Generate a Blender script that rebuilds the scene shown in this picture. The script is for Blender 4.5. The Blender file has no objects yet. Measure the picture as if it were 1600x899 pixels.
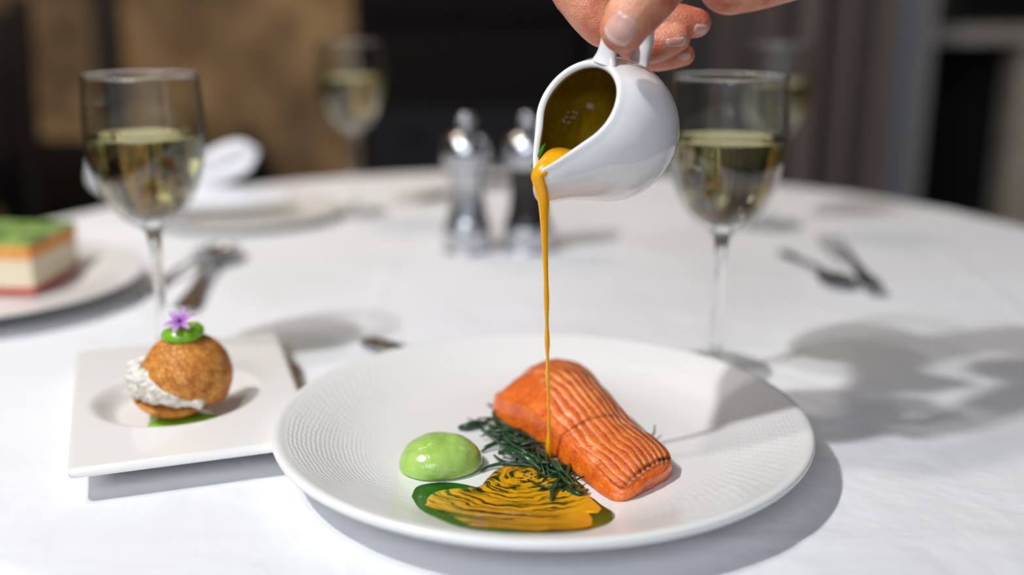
import bpy, bmesh, math, random
from mathutils import Vector, Matrix, noise
from mathutils.bvhtree import BVHTree
random.seed(7)
PI = math.pi
C = bpy.context.scene.collection
SC = bpy.context.scene

# ------------------------------------------------------------------ camera
T = 0.75                       # table top height
PITCH = math.radians(15.2)
FPX = 1670.0
CAMH = 0.2512                  # camera above the table top
cam = bpy.data.cameras.new('camera')
cam.sensor_width = 36.0
cam.lens = FPX / 1600.0 * 36.0
cam.clip_start = 0.01
cam.dof.use_dof = True
cam.dof.focus_distance = 0.548
cam.dof.aperture_fstop = (cam.lens / 1000.0) / 0.0172
cam.dof.aperture_blades = 0
camo = bpy.data.objects.new('camera', cam)
C.objects.link(camo)
camo.location = (0, 0, T + CAMH)
camo.rotation_euler = (PI / 2 - PITCH, 0, 0)
SC.camera = camo

# ------------------------------------------------------------------ view, world, lights
vs = SC.view_settings
SC.display_settings.display_device = 'sRGB'
vs.view_transform = 'Standard'
vs.look = 'None'
vs.exposure = 0.36
vs.gamma = 1.0
vs.use_curve_mapping = False

w = bpy.data.worlds.new('world')
SC.world = w
w.use_nodes = True
w.node_tree.nodes['Background'].inputs[0].default_value = (0.80, 0.88, 1.0, 1)
w.node_tree.nodes['Background'].inputs[1].default_value = 0.38


def area(name, loc, target, size, power, col, size_y=None):
    l = bpy.data.lights.new(name, 'AREA')
    l.energy = power
    l.color = col
    l.size = size
    if size_y:
        l.shape = 'RECTANGLE'
        l.size_y = size_y
    o = bpy.data.objects.new(name, l)
    C.objects.link(o)
    o.location = loc
    d = Vector(target) - Vector(loc)
    o.rotation_euler = d.to_track_quat('-Z', 'Y').to_euler()
    return o


area('assumed_key_lamp', (-1.00, 0.12, T + 1.55), (0.05, 0.6, T), 0.07, 17, (0.97, 0.98, 1.0))  # assumed small lamp inside the room, placed from the direction of the shadows
area('assumed_second_lamp', (-1.08, 0.40, T + 1.86), (0.05, 0.6, T), 0.10, 7.5, (1.0, 0.93, 0.88))  # second small lamp assumed beside it, for the double shadow edges
area('assumed_window_fill', (-0.7, -1.9, T + 1.9), (0.0, 0.8, T), 1.6, 36, (0.84, 0.91, 1.0), 1.3)  # soft fill added behind the camera for assumed daylight; no window is modelled
area('back_wall_fill', (-0.9, 1.9, T + 1.75), (-0.9, 3.6, T + 0.1), 0.5, 21, (1.0, 0.80, 0.58))  # unseen fill lamp that brightens the tan back wall
area('far_right_light', (1.3, 1.8, T + 1.7), (1.1, 3.4, T - 0.1), 0.5, 6, (0.95, 0.95, 1.0))  # unseen area lamp aimed at the curtain and fireplace

CAMP = Vector((0, 0, CAMH))
FW = Vector((0, math.cos(PITCH), -math.sin(PITCH)))
UP = Vector((0, math.sin(PITCH), math.cos(PITCH)))
RT = Vector((1, 0, 0))


def ray(px, py):
    return FW + RT * ((px - 800) / FPX) - UP * ((py - 449.5) / FPX)


def on_plane(px, py, z=0.0):          # photo direction met with a height above the table
    r = ray(px, py)
    return CAMP + r * ((z - CAMH) / r.z)


def at_depth(px, py, t):
    return CAMP + ray(px, py) * t


Z = Vector((0, 0, T))

# ------------------------------------------------------------------ helpers


def mat(name, color=(0.8, 0.8, 0.8), rough=0.5, metal=0.0, **kw):
    m = bpy.data.materials.new(name)
    m.use_nodes = True
    b = m.node_tree.nodes['Principled BSDF']
    b.inputs['Base Color'].default_value = (*color, 1)
    b.inputs['Roughness'].default_value = rough
    b.inputs['Metallic'].default_value = metal
    for k, v in kw.items():
        b.inputs[k.replace('_', ' ')].default_value = v
    return m


class NT:
    """tiny node-building helper"""

    def __init__(s, m):
        s.m = m
        s.t = m.node_tree
        s.b = s.t.nodes['Principled BSDF']
        s.tc = s.t.nodes.new('ShaderNodeTexCoord')

    def n(s, kind, **props):
        x = s.t.nodes.new('ShaderNode' + kind)
        for k, v in props.items():
            setattr(x, k, v)
        return x

    def l(s, a, b):
        s.t.links.new(a, b)

    def noise(s, scale, detail=3, rough=0.5, vec=None, dist=0.0):
        x = s.n('TexNoise')
        x.inputs['Scale'].default_value = scale
        x.inputs['Detail'].default_value = detail
        x.inputs['Roughness'].default_value = rough
        x.inputs['Distortion'].default_value = dist
        s.l(vec if vec is not None else s.tc.outputs['Object'], x.inputs['Vector'])
        return x.outputs['Fac']

    def ramp(s, fac, stops):
        x = s.n('ValToRGB')
        e = x.color_ramp.elements
        while len(e) < len(stops):
            e.new(0.5)
        for i, (p, c) in enumerate(stops):
            e[i].position = p
            e[i].color = (*c, 1) if len(c) == 3 else c
        s.l(fac, x.inputs['Fac'])
        return x.outputs['Color']

    def math(s, op, a, b=None, c=None):
        x = s.n('Math', operation=op)
        for i, v in enumerate((a, b, c)):
            if v is None:
                continue
            if isinstance(v, (int, float)):
                x.inputs[i].default_value = v
            else:
                s.l(v, x.inputs[i])
        return x.outputs[0]

    def mix(s, f, a, b, mode='MIX'):
        x = s.n('MixRGB', blend_type=mode)
        for i, v in enumerate((f, a, b)):
            if isinstance(v, (int, float)):
                x.inputs[i].default_value = v
            elif isinstance(v, tuple):
                x.inputs[i].default_value = (*v, 1)
            else:
                s.l(v, x.inputs[i])
        return x.outputs[0]

    def bump(s, h, strength=0.3, dist=0.001, normal=None):
        x = s.n('Bump')
        x.inputs['Strength'].default_value = strength
        x.inputs['Distance'].default_value = dist
        s.l(h, x.inputs['Height'])
        if normal is not None:
            s.l(normal, x.inputs['Normal'])
        s.l(x.outputs[0], s.b.inputs['Normal'])
        return x.outputs[0]

    def color(s, c):
        s.l(c, s.b.inputs['Base Color'])

    def uv(s):
        x = s.n('UVMap')
        y = s.n('SeparateXYZ')
        s.l(x.outputs[0], y.inputs[0])
        return y.outputs[0], y.outputs[1], x.outputs[0]

    def xyz(s):
        y = s.n('SeparateXYZ')
        s.l(s.tc.outputs['Object'], y.inputs[0])
        return y.outputs


def tag(o, label=None, cat=None, group=None, kind=None):
    if label:
        o['label'] = label
    if cat:
        o['category'] = cat
    if group:
        o['group'] = group
    if kind:
        o['kind'] = kind
    return o


def empty(name, loc=(0, 0, 0), rz=0.0):
    o = bpy.data.objects.new(name, None)
    o.empty_display_size = 0.02
    C.objects.link(o)
    o.location = loc
    o.rotation_euler = (0, 0, rz)
    return o


def mesh_obj(name, verts, faces, m, parent=None, smooth=True, loc=None, uvs=None, mats=None, fm=None):
    me = bpy.data.meshes.new(name)
    me.from_pydata([tuple(v) for v in verts], [], faces)
    if uvs is not None:
        ul = me.uv_layers.new(name='UVMap')
        for lp in me.loops:
            ul.data[lp.index].uv = uvs[lp.vertex_index]
    for mm in (mats or [m]):
        me.materials.append(mm)
    if fm:
        for p, i in zip(me.polygons, fm):
            p.material_index = i
    bm = bmesh.new()
    bm.from_mesh(me)
    bmesh.ops.recalc_face_normals(bm, faces=bm.faces)
    bm.to_mesh(me)
    bm.free()
    if smooth:
        for p in me.polygons:
            p.use_smooth = True
    me.update()
    o = bpy.data.objects.new(name, me)
    C.objects.link(o)
    if parent:
        o.parent = parent
    if loc is not None:
        o.location = loc
    return o


def raw_mesh(name, verts, faces, m, parent=None, loc=None):
    """no normal recalculation: open pieces of glass keep the winding given"""
    me = bpy.data.meshes.new(name)
    me.from_pydata([tuple(v) for v in verts], [], faces)
    me.materials.append(m)
    for p in me.polygons:
        p.use_smooth = True
    o = bpy.data.objects.new(name, me)
    C.objects.link(o)
    if parent:
        o.parent = parent
    if loc is not None:
        o.location = loc
    return o


def lathe(profile, n=64, closed=False):
    """profile of (r, z) revolved about z; r = 0 ends become a single point"""
    V, F, rings = [], [], []
    for r, z in profile:
        if r < 1e-7:
            rings.append([len(V)])
            V.append((0, 0, z))
        else:
            rings.append(list(range(len(V), len(V) + n)))
            V += [(r * math.cos(2 * PI * i / n), r * math.sin(2 * PI * i / n), z) for i in range(n)]
    pairs = list(zip(rings[:-1], rings[1:]))
    if closed:
        pairs.append((rings[-1], rings[0]))
    for a, b in pairs:
        for i in range(n):
            j = (i + 1) % n
            if len(a) == 1 and len(b) == 1:
                continue
            if len(a) == 1:
                F.append((a[0], b[j], b[i]))
            elif len(b) == 1:
                F.append((a[i], a[j], b[0]))
            else:
                F.append((a[i], a[j], b[j], b[i]))
    return V, F


def spline(pts, n):
    """Catmull-Rom through points of any dimension"""
    P = [tuple(p) for p in pts]
    P = [tuple(2 * a - b for a, b in zip(P[0], P[1]))] + P + [tuple(2 * a - b for a, b in zip(P[-1], P[-2]))]
    out = []
    segs = len(P) - 3
    for s in range(segs):
        p0, p1, p2, p3 = P[s:s + 4]
        for k in range(n):
            t = k / n
            out.append(tuple(0.5 * (2 * b + (c - a) * t + (2 * a - 5 * b + 4 * c - d) * t * t + (3 * b - a - 3 * c + d) * t ** 3)
                             for a, b, c, d in zip(p0, p1, p2, p3)))
    out.append(P[-2])
    return out


def tube(path, radii, n=10, flat=1.0, updir=None):
    """closed swept tube with caps; radii a list or number; flat squashes along updir"""
    V, F = [], []
    path = [Vector(p) for p in path]
    m = len(path)
    prev = None
    for i, p in enumerate(path):
        d = (path[min(i + 1, m - 1)] - path[max(i - 1, 0)]).normalized()
        if updir is not None:
            a = Vector(updir)
            a = (a - d * a.dot(d)).normalized()
        elif prev is None:
            a = d.orthogonal().normalized()
        else:
            a = (prev - d * prev.dot(d)).normalized()
        prev = a
        b = d.cross(a)
        r = radii[i] if isinstance(radii, (list, tuple)) else radii
        for k in range(n):
            t = 2 * PI * k / n
            V.append(p + a * (math.cos(t) * r * flat) + b * (math.sin(t) * r))
    for i in range(m - 1):
        for k in range(n):
            j = (k + 1) % n
            F.append((i * n + k, i * n + j, (i + 1) * n + j, (i + 1) * n + k))
    F.append(tuple(range(n))[::-1])
    F.append(tuple((m - 1) * n + k for k in range(n)))
    return V, F


def join(parts):
    V, F = [], []
    for v, f in parts:
        o = len(V)
        V += list(v)
        F += [tuple(i + o for i in q) for q in f]
    return V, F


def box(x0, y0, z0, x1, y1, z1):
    V = [(x, y, z) for z in (z0, z1) for y in (y0, y1) for x in (x0, x1)]
    F = [(0, 2, 3, 1), (4, 5, 7, 6), (0, 1, 5, 4), (2, 6, 7, 3), (0, 4, 6, 2), (1, 3, 7, 5)]
    return V, F


def bevel(o, wd, seg=2):
    md = o.modifiers.new('bevel', 'BEVEL')
    md.width = wd
    md.segments = seg
    md.limit_method = 'ANGLE'
    return o


def subsurf(o, lv=2):
    md = o.modifiers.new('subsurf', 'SUBSURF')
    md.levels = lv
    md.render_levels = lv
    return o


def part(name, vf, m, parent, smooth=False, bev=0):
    o = mesh_obj(name, vf[0], vf[1], m, parent, smooth)
    if bev:
        bevel(o, bev)
    return o


def copy_tree(o, parent=None):
    c = o.copy()
    C.objects.link(c)
    if parent:
        c.parent = parent
    for ch in list(o.children):
        copy_tree(ch, c)
    return c


def sm(a, b, x):
    t = max(0.0, min(1.0, (x - a) / (b - a)))
    return t * t * (3 - 2 * t)


def evaluated(V, F, mods):
    """mesh after modifiers, without operators"""
    me = bpy.data.meshes.new('tmp')
    me.from_pydata([tuple(v) for v in V], [], F)
    o = bpy.data.objects.new('tmp', me)
    C.objects.link(o)
    for k, pr in mods:
        md = o.modifiers.new(k, k)
        for a, b in pr.items():
            setattr(md, a, b)
    dg = bpy.context.evaluated_depsgraph_get()
    dg.update()
    r = bpy.data.meshes.new_from_object(o.evaluated_get(dg), depsgraph=dg)
    bpy.data.objects.remove(o)
    return r


# ------------------------------------------------------------------ materials
M = {}
M['cloth'] = mat('white linen', (0.84, 0.845, 0.87), 0.85)
q = NT(M['cloth'])
fine = q.noise(900, 2)
soft = q.noise(9, 4, 0.55, dist=0.4)
x1 = q.math('MULTIPLY', soft, 3.0)
q.bump(q.math('ADD', x1, q.math('MULTIPLY', fine, 0.05)), 0.55, 0.004)

M['porcelain'] = mat('white porcelain', (0.88, 0.88, 0.87), 0.22)
M['porcelain'].node_tree.nodes['Principled BSDF'].inputs['Coat Weight'].default_value = 0.3
M['jug_white'] = mat('glazed white jug', (0.90, 0.905, 0.91), 0.10, Coat_Weight=0.5, Coat_Roughness=0.03)
M['jug_inside'] = mat('olive sauce film', (0.115, 0.068, 0.003), 0.12)
q = NT(M['jug_inside'])
q.color(q.ramp(q.noise(60, 4, 0.55, dist=1.2), [(0.3, (0.17, 0.095, 0.003)), (0.55, (0.27, 0.165, 0.005)), (0.75, (0.36, 0.24, 0.008))]))

M['plate'] = mat('ripple glazed plate', (0.89, 0.885, 0.87), 0.25, Coat_Weight=0.25)
q = NT(M['plate'])
ox = q.xyz()
rr = q.math('SQRT', q.math('ADD', q.math('MULTIPLY', ox[0], ox[0]), q.math('MULTIPLY', ox[1], ox[1])))
an = q.math('ARCTAN2', ox[1], ox[0])
wob = q.math('MULTIPLY', q.noise(60, 3), 9.0)
ringw = q.math('SINE', q.math('ADD', q.math('MULTIPLY', rr, 2 * PI / 0.0024), wob))
segn = q.noise(150, 2)
dash = q.math('SINE', q.math('ADD', q.math('MULTIPLY', an, 130), q.math('MULTIPLY', rr, 900)))
hh = q.math('ADD', ringw, q.math('MULTIPLY', q.math('ADD', dash, q.math('MULTIPLY', segn, 7.0)), 0.45))
inn = q.n('MapRange', interpolation_type='SMOOTHSTEP')
inn.inputs['From Min'].default_value = 0.086
inn.inputs['From Max'].default_value = 0.112
q.l(rr, inn.inputs['Value'])
out = q.n('MapRange', interpolation_type='SMOOTHSTEP')
out.inputs['From Min'].default_value = 0.1425
out.inputs['From Max'].default_value = 0.1385
q.l(rr, out.inputs['Value'])
up = q.math('GREATER_THAN', ox[2], 0.0073)
msk = q.math('MULTIPLY', q.math('MULTIPLY', inn.outputs[0], out.outputs[0]), up)
q.bump(q.math('MULTIPLY', hh, msk), 0.5, 0.00018)

M['glass'] = mat('clear glass', (1, 1, 1), 0.0, IOR=1.45, Transmission_Weight=1.0)
# thin walls: light goes straight through, the surface mirrors by Fresnel
gm = bpy.data.materials.new('thin clear glass')
gm.use_nodes = True
nt = gm.node_tree
nt.nodes.clear()
o_ = nt.nodes.new('ShaderNodeOutputMaterial')
mx = nt.nodes.new('ShaderNodeMixShader')
tr = nt.nodes.new('ShaderNodeBsdfTransparent')
tr.inputs[0].default_value = (0.965, 0.975, 0.97, 1)
gl = nt.nodes.new('ShaderNodeBsdfGlossy')
gl.inputs['Roughness'].default_value = 0.0
lw = nt.nodes.new('ShaderNodeLayerWeight')
lw.inputs['Blend'].default_value = 0.5
pw = nt.nodes.new('ShaderNodeMath')
pw.operation = 'POWER'
pw.inputs[1].default_value = 3.0
nt.links.new(lw.outputs['Facing'], pw.inputs[0])
ma_ = nt.nodes.new('ShaderNodeMath')
ma_.operation = 'MULTIPLY_ADD'
ma_.inputs[1].default_value = 0.80
ma_.inputs[2].default_value = 0.04
nt.links.new(pw.outputs[0], ma_.inputs[0])
nt.links.new(ma_.outputs[0], mx.inputs[0])
nt.links.new(tr.outputs[0], mx.inputs[1])
nt.links.new(gl.outputs[0], mx.inputs[2])
nt.links.new(mx.outputs[0], o_.inputs[0])
M['thin'] = gm
M['wine'] = mat('white wine', (0.93, 0.86, 0.46), 0.0, IOR=1.34, Transmission_Weight=1.0)
M['steel'] = mat('polished steel', (0.60, 0.61, 0.64), 0.20, 1.0)
M['dark_mill'] = mat('dark lacquered mill', (0.018, 0.014, 0.013), 0.18)

# ------------------------------------------------------------------ the setting
m_floor = mat('dark wood floor', (0.045, 0.03, 0.02), 0.4)
q = NT(m_floor)
wv = q.n('TexWave')
wv.inputs['Scale'].default_value = 1.2
wv.inputs['Distortion'].default_value = 6
q.l(q.tc.outputs['Object'], wv.inputs['Vector'])
q.color(q.ramp(wv.outputs['Fac'], [(0, (0.03, 0.02, 0.014)), (1, (0.07, 0.045, 0.03))]))
V, F = box(-4.2, -3, -0.1, 4.2, 3.9, 0)
tag(mesh_obj('floor', V, F, m_floor, smooth=False), kind='structure')

m_wall = mat('mottled tan plaster', (0.25, 0.17, 0.09), 0.8)
q = NT(m_wall)
n1 = q.noise(2.6, 5, 0.6, dist=0.6)
n2 = q.noise(8, 4, 0.6)
c1 = q.ramp(n1, [(0.36, (0.065, 0.036, 0.017)), (0.50, (0.21, 0.13, 0.062)), (0.62, (0.44, 0.28, 0.13))])
q.color(q.mix(0.35, c1, q.ramp(n2, [(0.35, (0.10, 0.065, 0.035)), (0.7, (0.34, 0.24, 0.14))])))
q.bump(n2, 0.4, 0.01)
YW = 3.66
V, F = box(-4, YW, 0, 4, YW + 0.2, 2.9)
tag(mesh_obj('wall_back', V, F, m_wall, smooth=False), kind='structure')


m_side = mat('dark brown plaster', (0.10, 0.075, 0.055), 0.85)
V, F = box(-4.2, -3, 0, -4, YW + 0.2, 2.9)
tag(mesh_obj('wall_left', V, F, m_side, smooth=False), kind='structure')
V, F = box(4, -3, 0, 4.2, YW + 0.2, 2.9)
tag(mesh_obj('wall_right', V, F, m_side, smooth=False), kind='structure')
m_ceil = mat('grey ceiling', (0.22, 0.21, 0.20), 0.9)
V, F = box(-4.2, -3, 2.9, 4.2, YW + 0.2, 3.0)
tag(mesh_obj('ceiling', V, F, m_ceil, smooth=False), kind='structure')


def wx(px, Y, py=120):
    r = ray(px, py)
    return r.x / r.y * Y


def wz(py, Y):
    r = ray(800, py)
    return T + CAMH + r.z / r.y * Y


m_dark = mat('near black paint', (0.006, 0.005, 0.006), 0.9, Specular_IOR_Level=0.15)
m_darkwood = mat('dark stained wood', (0.016, 0.011, 0.009), 0.45)
m_navy = mat('dark slate panel', (0.013, 0.014, 0.019), 0.85, Specular_IOR_Level=0.2)
# post on the left of the wall
V, F = box(wx(150, 3.58), 3.58, 0, wx(186, 3.58), YW, 2.9)
tag(mesh_obj('trim_1', V, F, m_darkwood, smooth=False), kind='structure')

# tall dark cabinet in the middle
cab = empty('cabinet', (wx(728, 3.1), 3.1, 0))
tag(cab, 'tall black cabinet against the back wall behind the pepper mills', 'cabinet')
hw = (wx(905, 3.1) - wx(556, 3.1)) / 2
part('carcass', box(-hw, 0.02, 0.0, hw, 0.38, 2.2), m_dark, cab, bev=0.004)
for s in (-1, 1):
    d = part('door', join([box(min(s * 0.01, s * (hw - 0.03)), -0.005, 0.95, max(s * 0.01, s * (hw - 0.03)), 0.02, 2.1),
                           box(min(s * 0.05, s * (hw - 0.07)), -0.012, 1.0, max(s * 0.05, s * (hw - 0.07)), -0.004, 2.05)]),
             m_dark, cab, bev=0.002)
    hdl = part('handle', box(s * 0.03 - 0.006, -0.035, 1.25, s * 0.03 + 0.006, -0.02, 1.45), M['steel'], d)
for s in (-1, 1):
    d = part('drawer', box(min(s * 0.01, s * (hw - 0.03)), -0.008, 0.42, max(s * 0.01, s * (hw - 0.03)), 0.02, wz(170, 3.1)), m_navy, cab, bev=0.002)
    part('knob', box(s * hw / 2 - 0.03, -0.025, 0.62, s * hw / 2 + 0.03, -0.008, 0.63), m_dark, d)
part('plinth', box(-hw + 0.02, 0.0, 0, hw - 0.02, 0.03, 0.38), m_dark, cab)

# curtain
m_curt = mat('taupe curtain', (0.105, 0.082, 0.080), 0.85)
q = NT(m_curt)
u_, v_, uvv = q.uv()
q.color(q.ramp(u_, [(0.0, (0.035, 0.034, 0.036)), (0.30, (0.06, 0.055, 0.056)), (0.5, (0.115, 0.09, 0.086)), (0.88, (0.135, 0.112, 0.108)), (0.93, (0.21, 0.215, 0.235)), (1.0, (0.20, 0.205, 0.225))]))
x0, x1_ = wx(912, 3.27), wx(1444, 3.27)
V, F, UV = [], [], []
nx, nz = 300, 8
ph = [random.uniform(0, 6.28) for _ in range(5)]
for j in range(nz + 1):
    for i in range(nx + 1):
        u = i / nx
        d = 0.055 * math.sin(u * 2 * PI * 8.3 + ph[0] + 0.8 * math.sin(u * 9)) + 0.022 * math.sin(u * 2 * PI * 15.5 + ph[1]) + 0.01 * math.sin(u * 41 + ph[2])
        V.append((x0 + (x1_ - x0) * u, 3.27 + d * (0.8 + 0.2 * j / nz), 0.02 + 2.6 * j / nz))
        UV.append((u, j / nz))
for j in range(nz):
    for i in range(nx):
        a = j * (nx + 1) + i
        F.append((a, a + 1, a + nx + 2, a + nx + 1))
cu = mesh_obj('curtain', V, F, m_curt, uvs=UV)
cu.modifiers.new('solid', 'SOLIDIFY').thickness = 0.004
tag(cu, 'floor-length taupe curtain hanging in folds at the back right', 'curtain')

# fireplace with pale surround
m_beige = mat('beige stone', (0.36, 0.32, 0.27), 0.7)
q = NT(m_beige)
q.color(q.ramp(q.noise(14, 4), [(0.3, (0.28, 0.245, 0.20)), (0.7, (0.42, 0.375, 0.32))]))
fx0, fx1 = wx(1396, 3.45), wx(1588, 3.45)
fp = empty('fireplace', ((fx0 + fx1) / 2, 3.45, 0))
tag(fp, 'beige stone fireplace with a black opening at the far right', 'fireplace')
fw = (fx1 - fx0) / 2
zt = wz(68, 3.42)
zm = wz(42, 3.42)
part('surround', join([box(fw, -0.03, 0, fw + 0.22, 0.2, zt), box(-fw - 0.10, -0.03, 0, -fw, 0.2, zt)]), m_beige, fp, bev=0.005)
part('mantel', box(-fw - 0.03, -0.06, zt, fw + 0.25, 0.2, zm), m_beige, fp, bev=0.008)
part('firebox', box(-fw + 0.001, 0.10, 0, fw - 0.001, 0.2, zt), m_dark, fp)
part('hearth', box(-fw + 0.05, -0.3, 0, fw + 0.25, 0.1, 0.04), m_beige, fp, bev=0.005)
mi = empty('mirror', (fp.location.x, 3.61, zm + 0.02))
tag(mi, 'dark wall panel above the beige mantel', 'panel')
part('panel', box(-fw - 0.3, 0, 0, fw + 0.3, 0.03, 1.0), m_dark, mi)
part('frame', join([box(-fw - 0.33, -0.015, -0.015, fw + 0.33, 0.04, 0.0), box(-fw - 0.33, -0.015, 1.0, fw + 0.33, 0.04, 1.03),
                    box(-fw - 0.33, -0.015, 0, -fw - 0.3, 0.04, 1.0), box(fw + 0.3, -0.015, 0, fw + 0.33, 0.04, 1.0)]), m_darkwood, mi)
# little plant on the mantel
m_leaf = mat('dark green leaf', (0.03, 0.085, 0.04), 0.5)
m_flow = mat('ochre blossom', (0.33, 0.24, 0.07), 0.6)
pl = empty('potted_plant', (fp.location.x - 0.02, 3.52, zm))
tag(pl, 'small leafy plant with ochre blossoms on the mantel', 'plant')
V, F = lathe([(0, 0), (0.03, 0), (0.042, 0.055), (0.045, 0.06), (0.040, 0.06), (0.036, 0.05), (0, 0.05)], 24)
mesh_obj('pot', V, F, m_darkwood, pl)
ps, bs = [], []
for i in range(46):
    a = random.uniform(0, 2 * PI)
    e = random.uniform(0.1, 1.3)
    d = Vector((math.cos(a) * math.cos(e), math.sin(a) * math.cos(e) * 0.7, math.sin(e) * 0.8))
    p0 = Vector((0, 0, 0.055))
    L = random.uniform(0.06, 0.12)
    pts = [p0 + d * L * k / 5 + Vector((0, 0, -0.02 * (k / 5) ** 2)) for k in range(6)]
    ps.append(tube(pts, [0.001, 0.006, 0.011, 0.012, 0.008, 0.001], 6, 0.15, (0, 0, 1)))
    if i % 6 == 0:
        bs.append(tube([pts[5], pts[5] + Vector((0, 0, 0.008)), pts[5] + Vector((0, 0, 0.016))], [0.003, 0.011, 0.003], 8))
V, F = join(ps)
mesh_obj('foliage', V, F, m_leaf, pl)
V, F = join(bs)
mesh_obj('blossoms', V, F, m_flow, pl)

# chairs
m_chair = mat('black chair wood', (0.008, 0.006, 0.006), 0.8, Specular_IOR_Level=0.15)


def make_chair(loc, rz):
    c = empty('dining_chair', loc, rz)
    part('seat', box(-0.22, -0.22, 0.43, 0.22, 0.22, 0.48), m_chair, c, bev=0.015)
    for sx in (-1, 1):
        V, F = tube(spline([(sx * 0.20, -0.2, 0), (sx * 0.20, -0.2, 0.43)], 4), 0.018, 8)
        mesh_obj('leg', V, F, m_chair, c)
        V, F = tube(spline([(sx * 0.20, 0.26, 0), (sx * 0.20, 0.20, 0.45), (sx * 0.205, 0.23, 0.75), (sx * 0.21, 0.31, 1.0)], 6), 0.020, 8)
        mesh_obj('leg', V, F, m_chair, c)
    bk = [(x, 0.215 + 0.02 * math.cos(x * 6) + (z - 0.5) * 0.09 * (z - 0.4) * 3, z) for z in (0.56, 0.7, 0.84, 0.97) for x in (-0.2, -0.1, 0, 0.1, 0.2)]
    Fb = [(r * 5 + i, r * 5 + i + 1, r * 5 + i + 6, r * 5 + i + 5) for r in range(3) for i in range(4)]
    o = mesh_obj('backrest', bk, Fb, m_chair, c)
    o.modifiers.new('s', 'SOLIDIFY').thickness = 0.02
    return c


ch = make_chair((wx(-40, 2.0) - 0.16, 2.02, 0), math.radians(20))
tag(ch, 'black dining chair at the far left edge, nearest the cake plate', 'chair', 'dark dining chairs behind the table')
c2 = copy_tree(ch)
c2.location = (wx(48, 2.9), 2.75, -0.0)
c2.rotation_euler = (0, 0, math.radians(-12))
c2.scale = (1, 1, 0.63)
c2['label'] = 'low dark chair left of the wine glass, before the tan wall'
c3 = copy_tree(ch)
c3.location = (wx(500, 2.6), 2.55, 0)
c3.rotation_euler = (0, 0, math.radians(75))
c3.scale = (1, 1, 0.66)
c3['label'] = 'low dark chair seen side-on behind the table, just right of the raised napkin'

# ------------------------------------------------------------------ table and cloth
TC = Vector((0.012, 0.985, 0))
TR = 0.612
tb = empty('round_table', (TC.x, TC.y, 0))
tag(tb, 'round dining table hidden under the white tablecloth', 'table')
V, F = lathe([(0, T - 0.03), (TR - 0.012, T - 0.03), (TR - 0.006, T - 0.016), (TR - 0.012, T - 0.004), (0, T - 0.004)], 96)
mesh_obj('tabletop', V, F, m_darkwood, tb)
V, F = lathe([(0, 0), (0.27, 0), (0.26, 0.03), (0.06, 0.06), (0.045, 0.12), (0.045, T - 0.06), (0.12, T - 0.03), (0, T - 0.03)], 32)
mesh_obj('pedestal', V, F, m_darkwood, tb)


def cloth_h(x, y):
    """small rises of the pressed cloth, always >= 0"""
    h = 0.0
    # pressed fold lines
    for (ax, ay, bx, by, wdt, amp) in ((-1, 0.452, 1, 0.470, 0.004, 0.0006), (-1, 0.93, 1, 0.96, 0.006, 0.0010), (-0.10, 0, -0.135, 2, 0.005, 0.0008), (0.36, 0, 0.50, 2, 0.006, 0.0008), (-1, 1.30, 1, 1.28, 0.007, 0.0012)):
        d = Vector((bx - ax, by - ay))
        n = Vector((-d.y, d.x)).normalized()
        s = (Vector((x - ax, y - ay))).dot(n)
        h += amp * math.exp(-(s / wdt) ** 2)
    f = 0.0016 * (noise.noise(Vector((x * 5, y * 7, 1.3))) + 1) * 0.5
    near = math.hypot(x - 0.017, y - 0.55)
    h += f * sm(0.18, 0.5, near)
    return h


V, F = [], []
NA, NR = 220, 150
V.append((0, 0, 0.0005))
prof = [(TR * 1.0 * k / NR, 0) for k in range(1, NR + 1)]
for (r, z) in prof:
    for i in range(NA):
        a = 2 * PI * i / NA
        x, y = r * math.cos(a), r * math.sin(a)
        zz = cloth_h(TC.x + x, TC.y + y) - 0.004 * sm(TR - 0.015, TR, r)
        V.append((x, y, zz))
for k in range(1, 26):
    dz = k / 25 * 0.34
    for i in range(NA):
        a = 2 * PI * i / NA
        fold = sm(0, 0.25, dz)
        rr_ = TR + 0.006 + 0.05 * fold + 0.035 * fold * math.sin(a * 17 + 1.2 * math.sin(a * 3)) + 0.012 * fold * math.sin(a * 41)
        if k == 1:
            rr_ = TR + 0.005
            dz = 0.010
        V.append((rr_ * math.cos(a), rr_ * math.sin(a), -0.004 - dz))
tot = NR + 25
for i in range(NA):
    F.append((0, 1 + i, 1 + (i + 1) % NA))
for k in range(tot - 1):
    for i in range(NA):
        j = (i + 1) % NA
        a = 1 + k * NA
        F.append((a + i, a + NA + i, a + NA + j, a + j))
tc = mesh_obj('tablecloth', V, F, M['cloth'], loc=(TC.x, TC.y, T))
tag(tc, 'white linen tablecloth with pressed creases draped over the round table', 'tablecloth')

# ------------------------------------------------------------------ dinner plate
PC = Vector((0.0165, 0.5620, 0))
WELL = 0.0065
prof = [(0, WELL), (0.04, WELL), (0.070, WELL + 0.0002), (0.088, WELL + 0.0010), (0.100, WELL + 0.0027), (0.112, 0.0122), (0.124, 0.0168), (0.134, 0.0205), (0.141, 0.0231), (0.1450, 0.0244),
        (0.1478, 0.0242), (0.1490, 0.0224), (0.1478, 0.0198), (0.142, 0.0172), (0.128, 0.0118), (0.112, 0.0066), (0.100, 0.0034), (0.0935, 0.0020), (0.0915, 0.0), (0.0875, 0.0), (0.085, 0.002), (0.05, 0.0024), (0, 0.0024)]
prof = spline(prof, 3)
V, F = lathe([(max(r, 0) if i not in (0, len(prof) - 1) else 0, z) for i, (r, z) in enumerate(prof)], 160)
dp = mesh_obj('dinner_plate', V, F, M['plate'], loc=(PC.x, PC.y, T + 0.0012))
tag(dp, 'large round white plate with rippled rim holding the salmon', 'plate')
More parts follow.
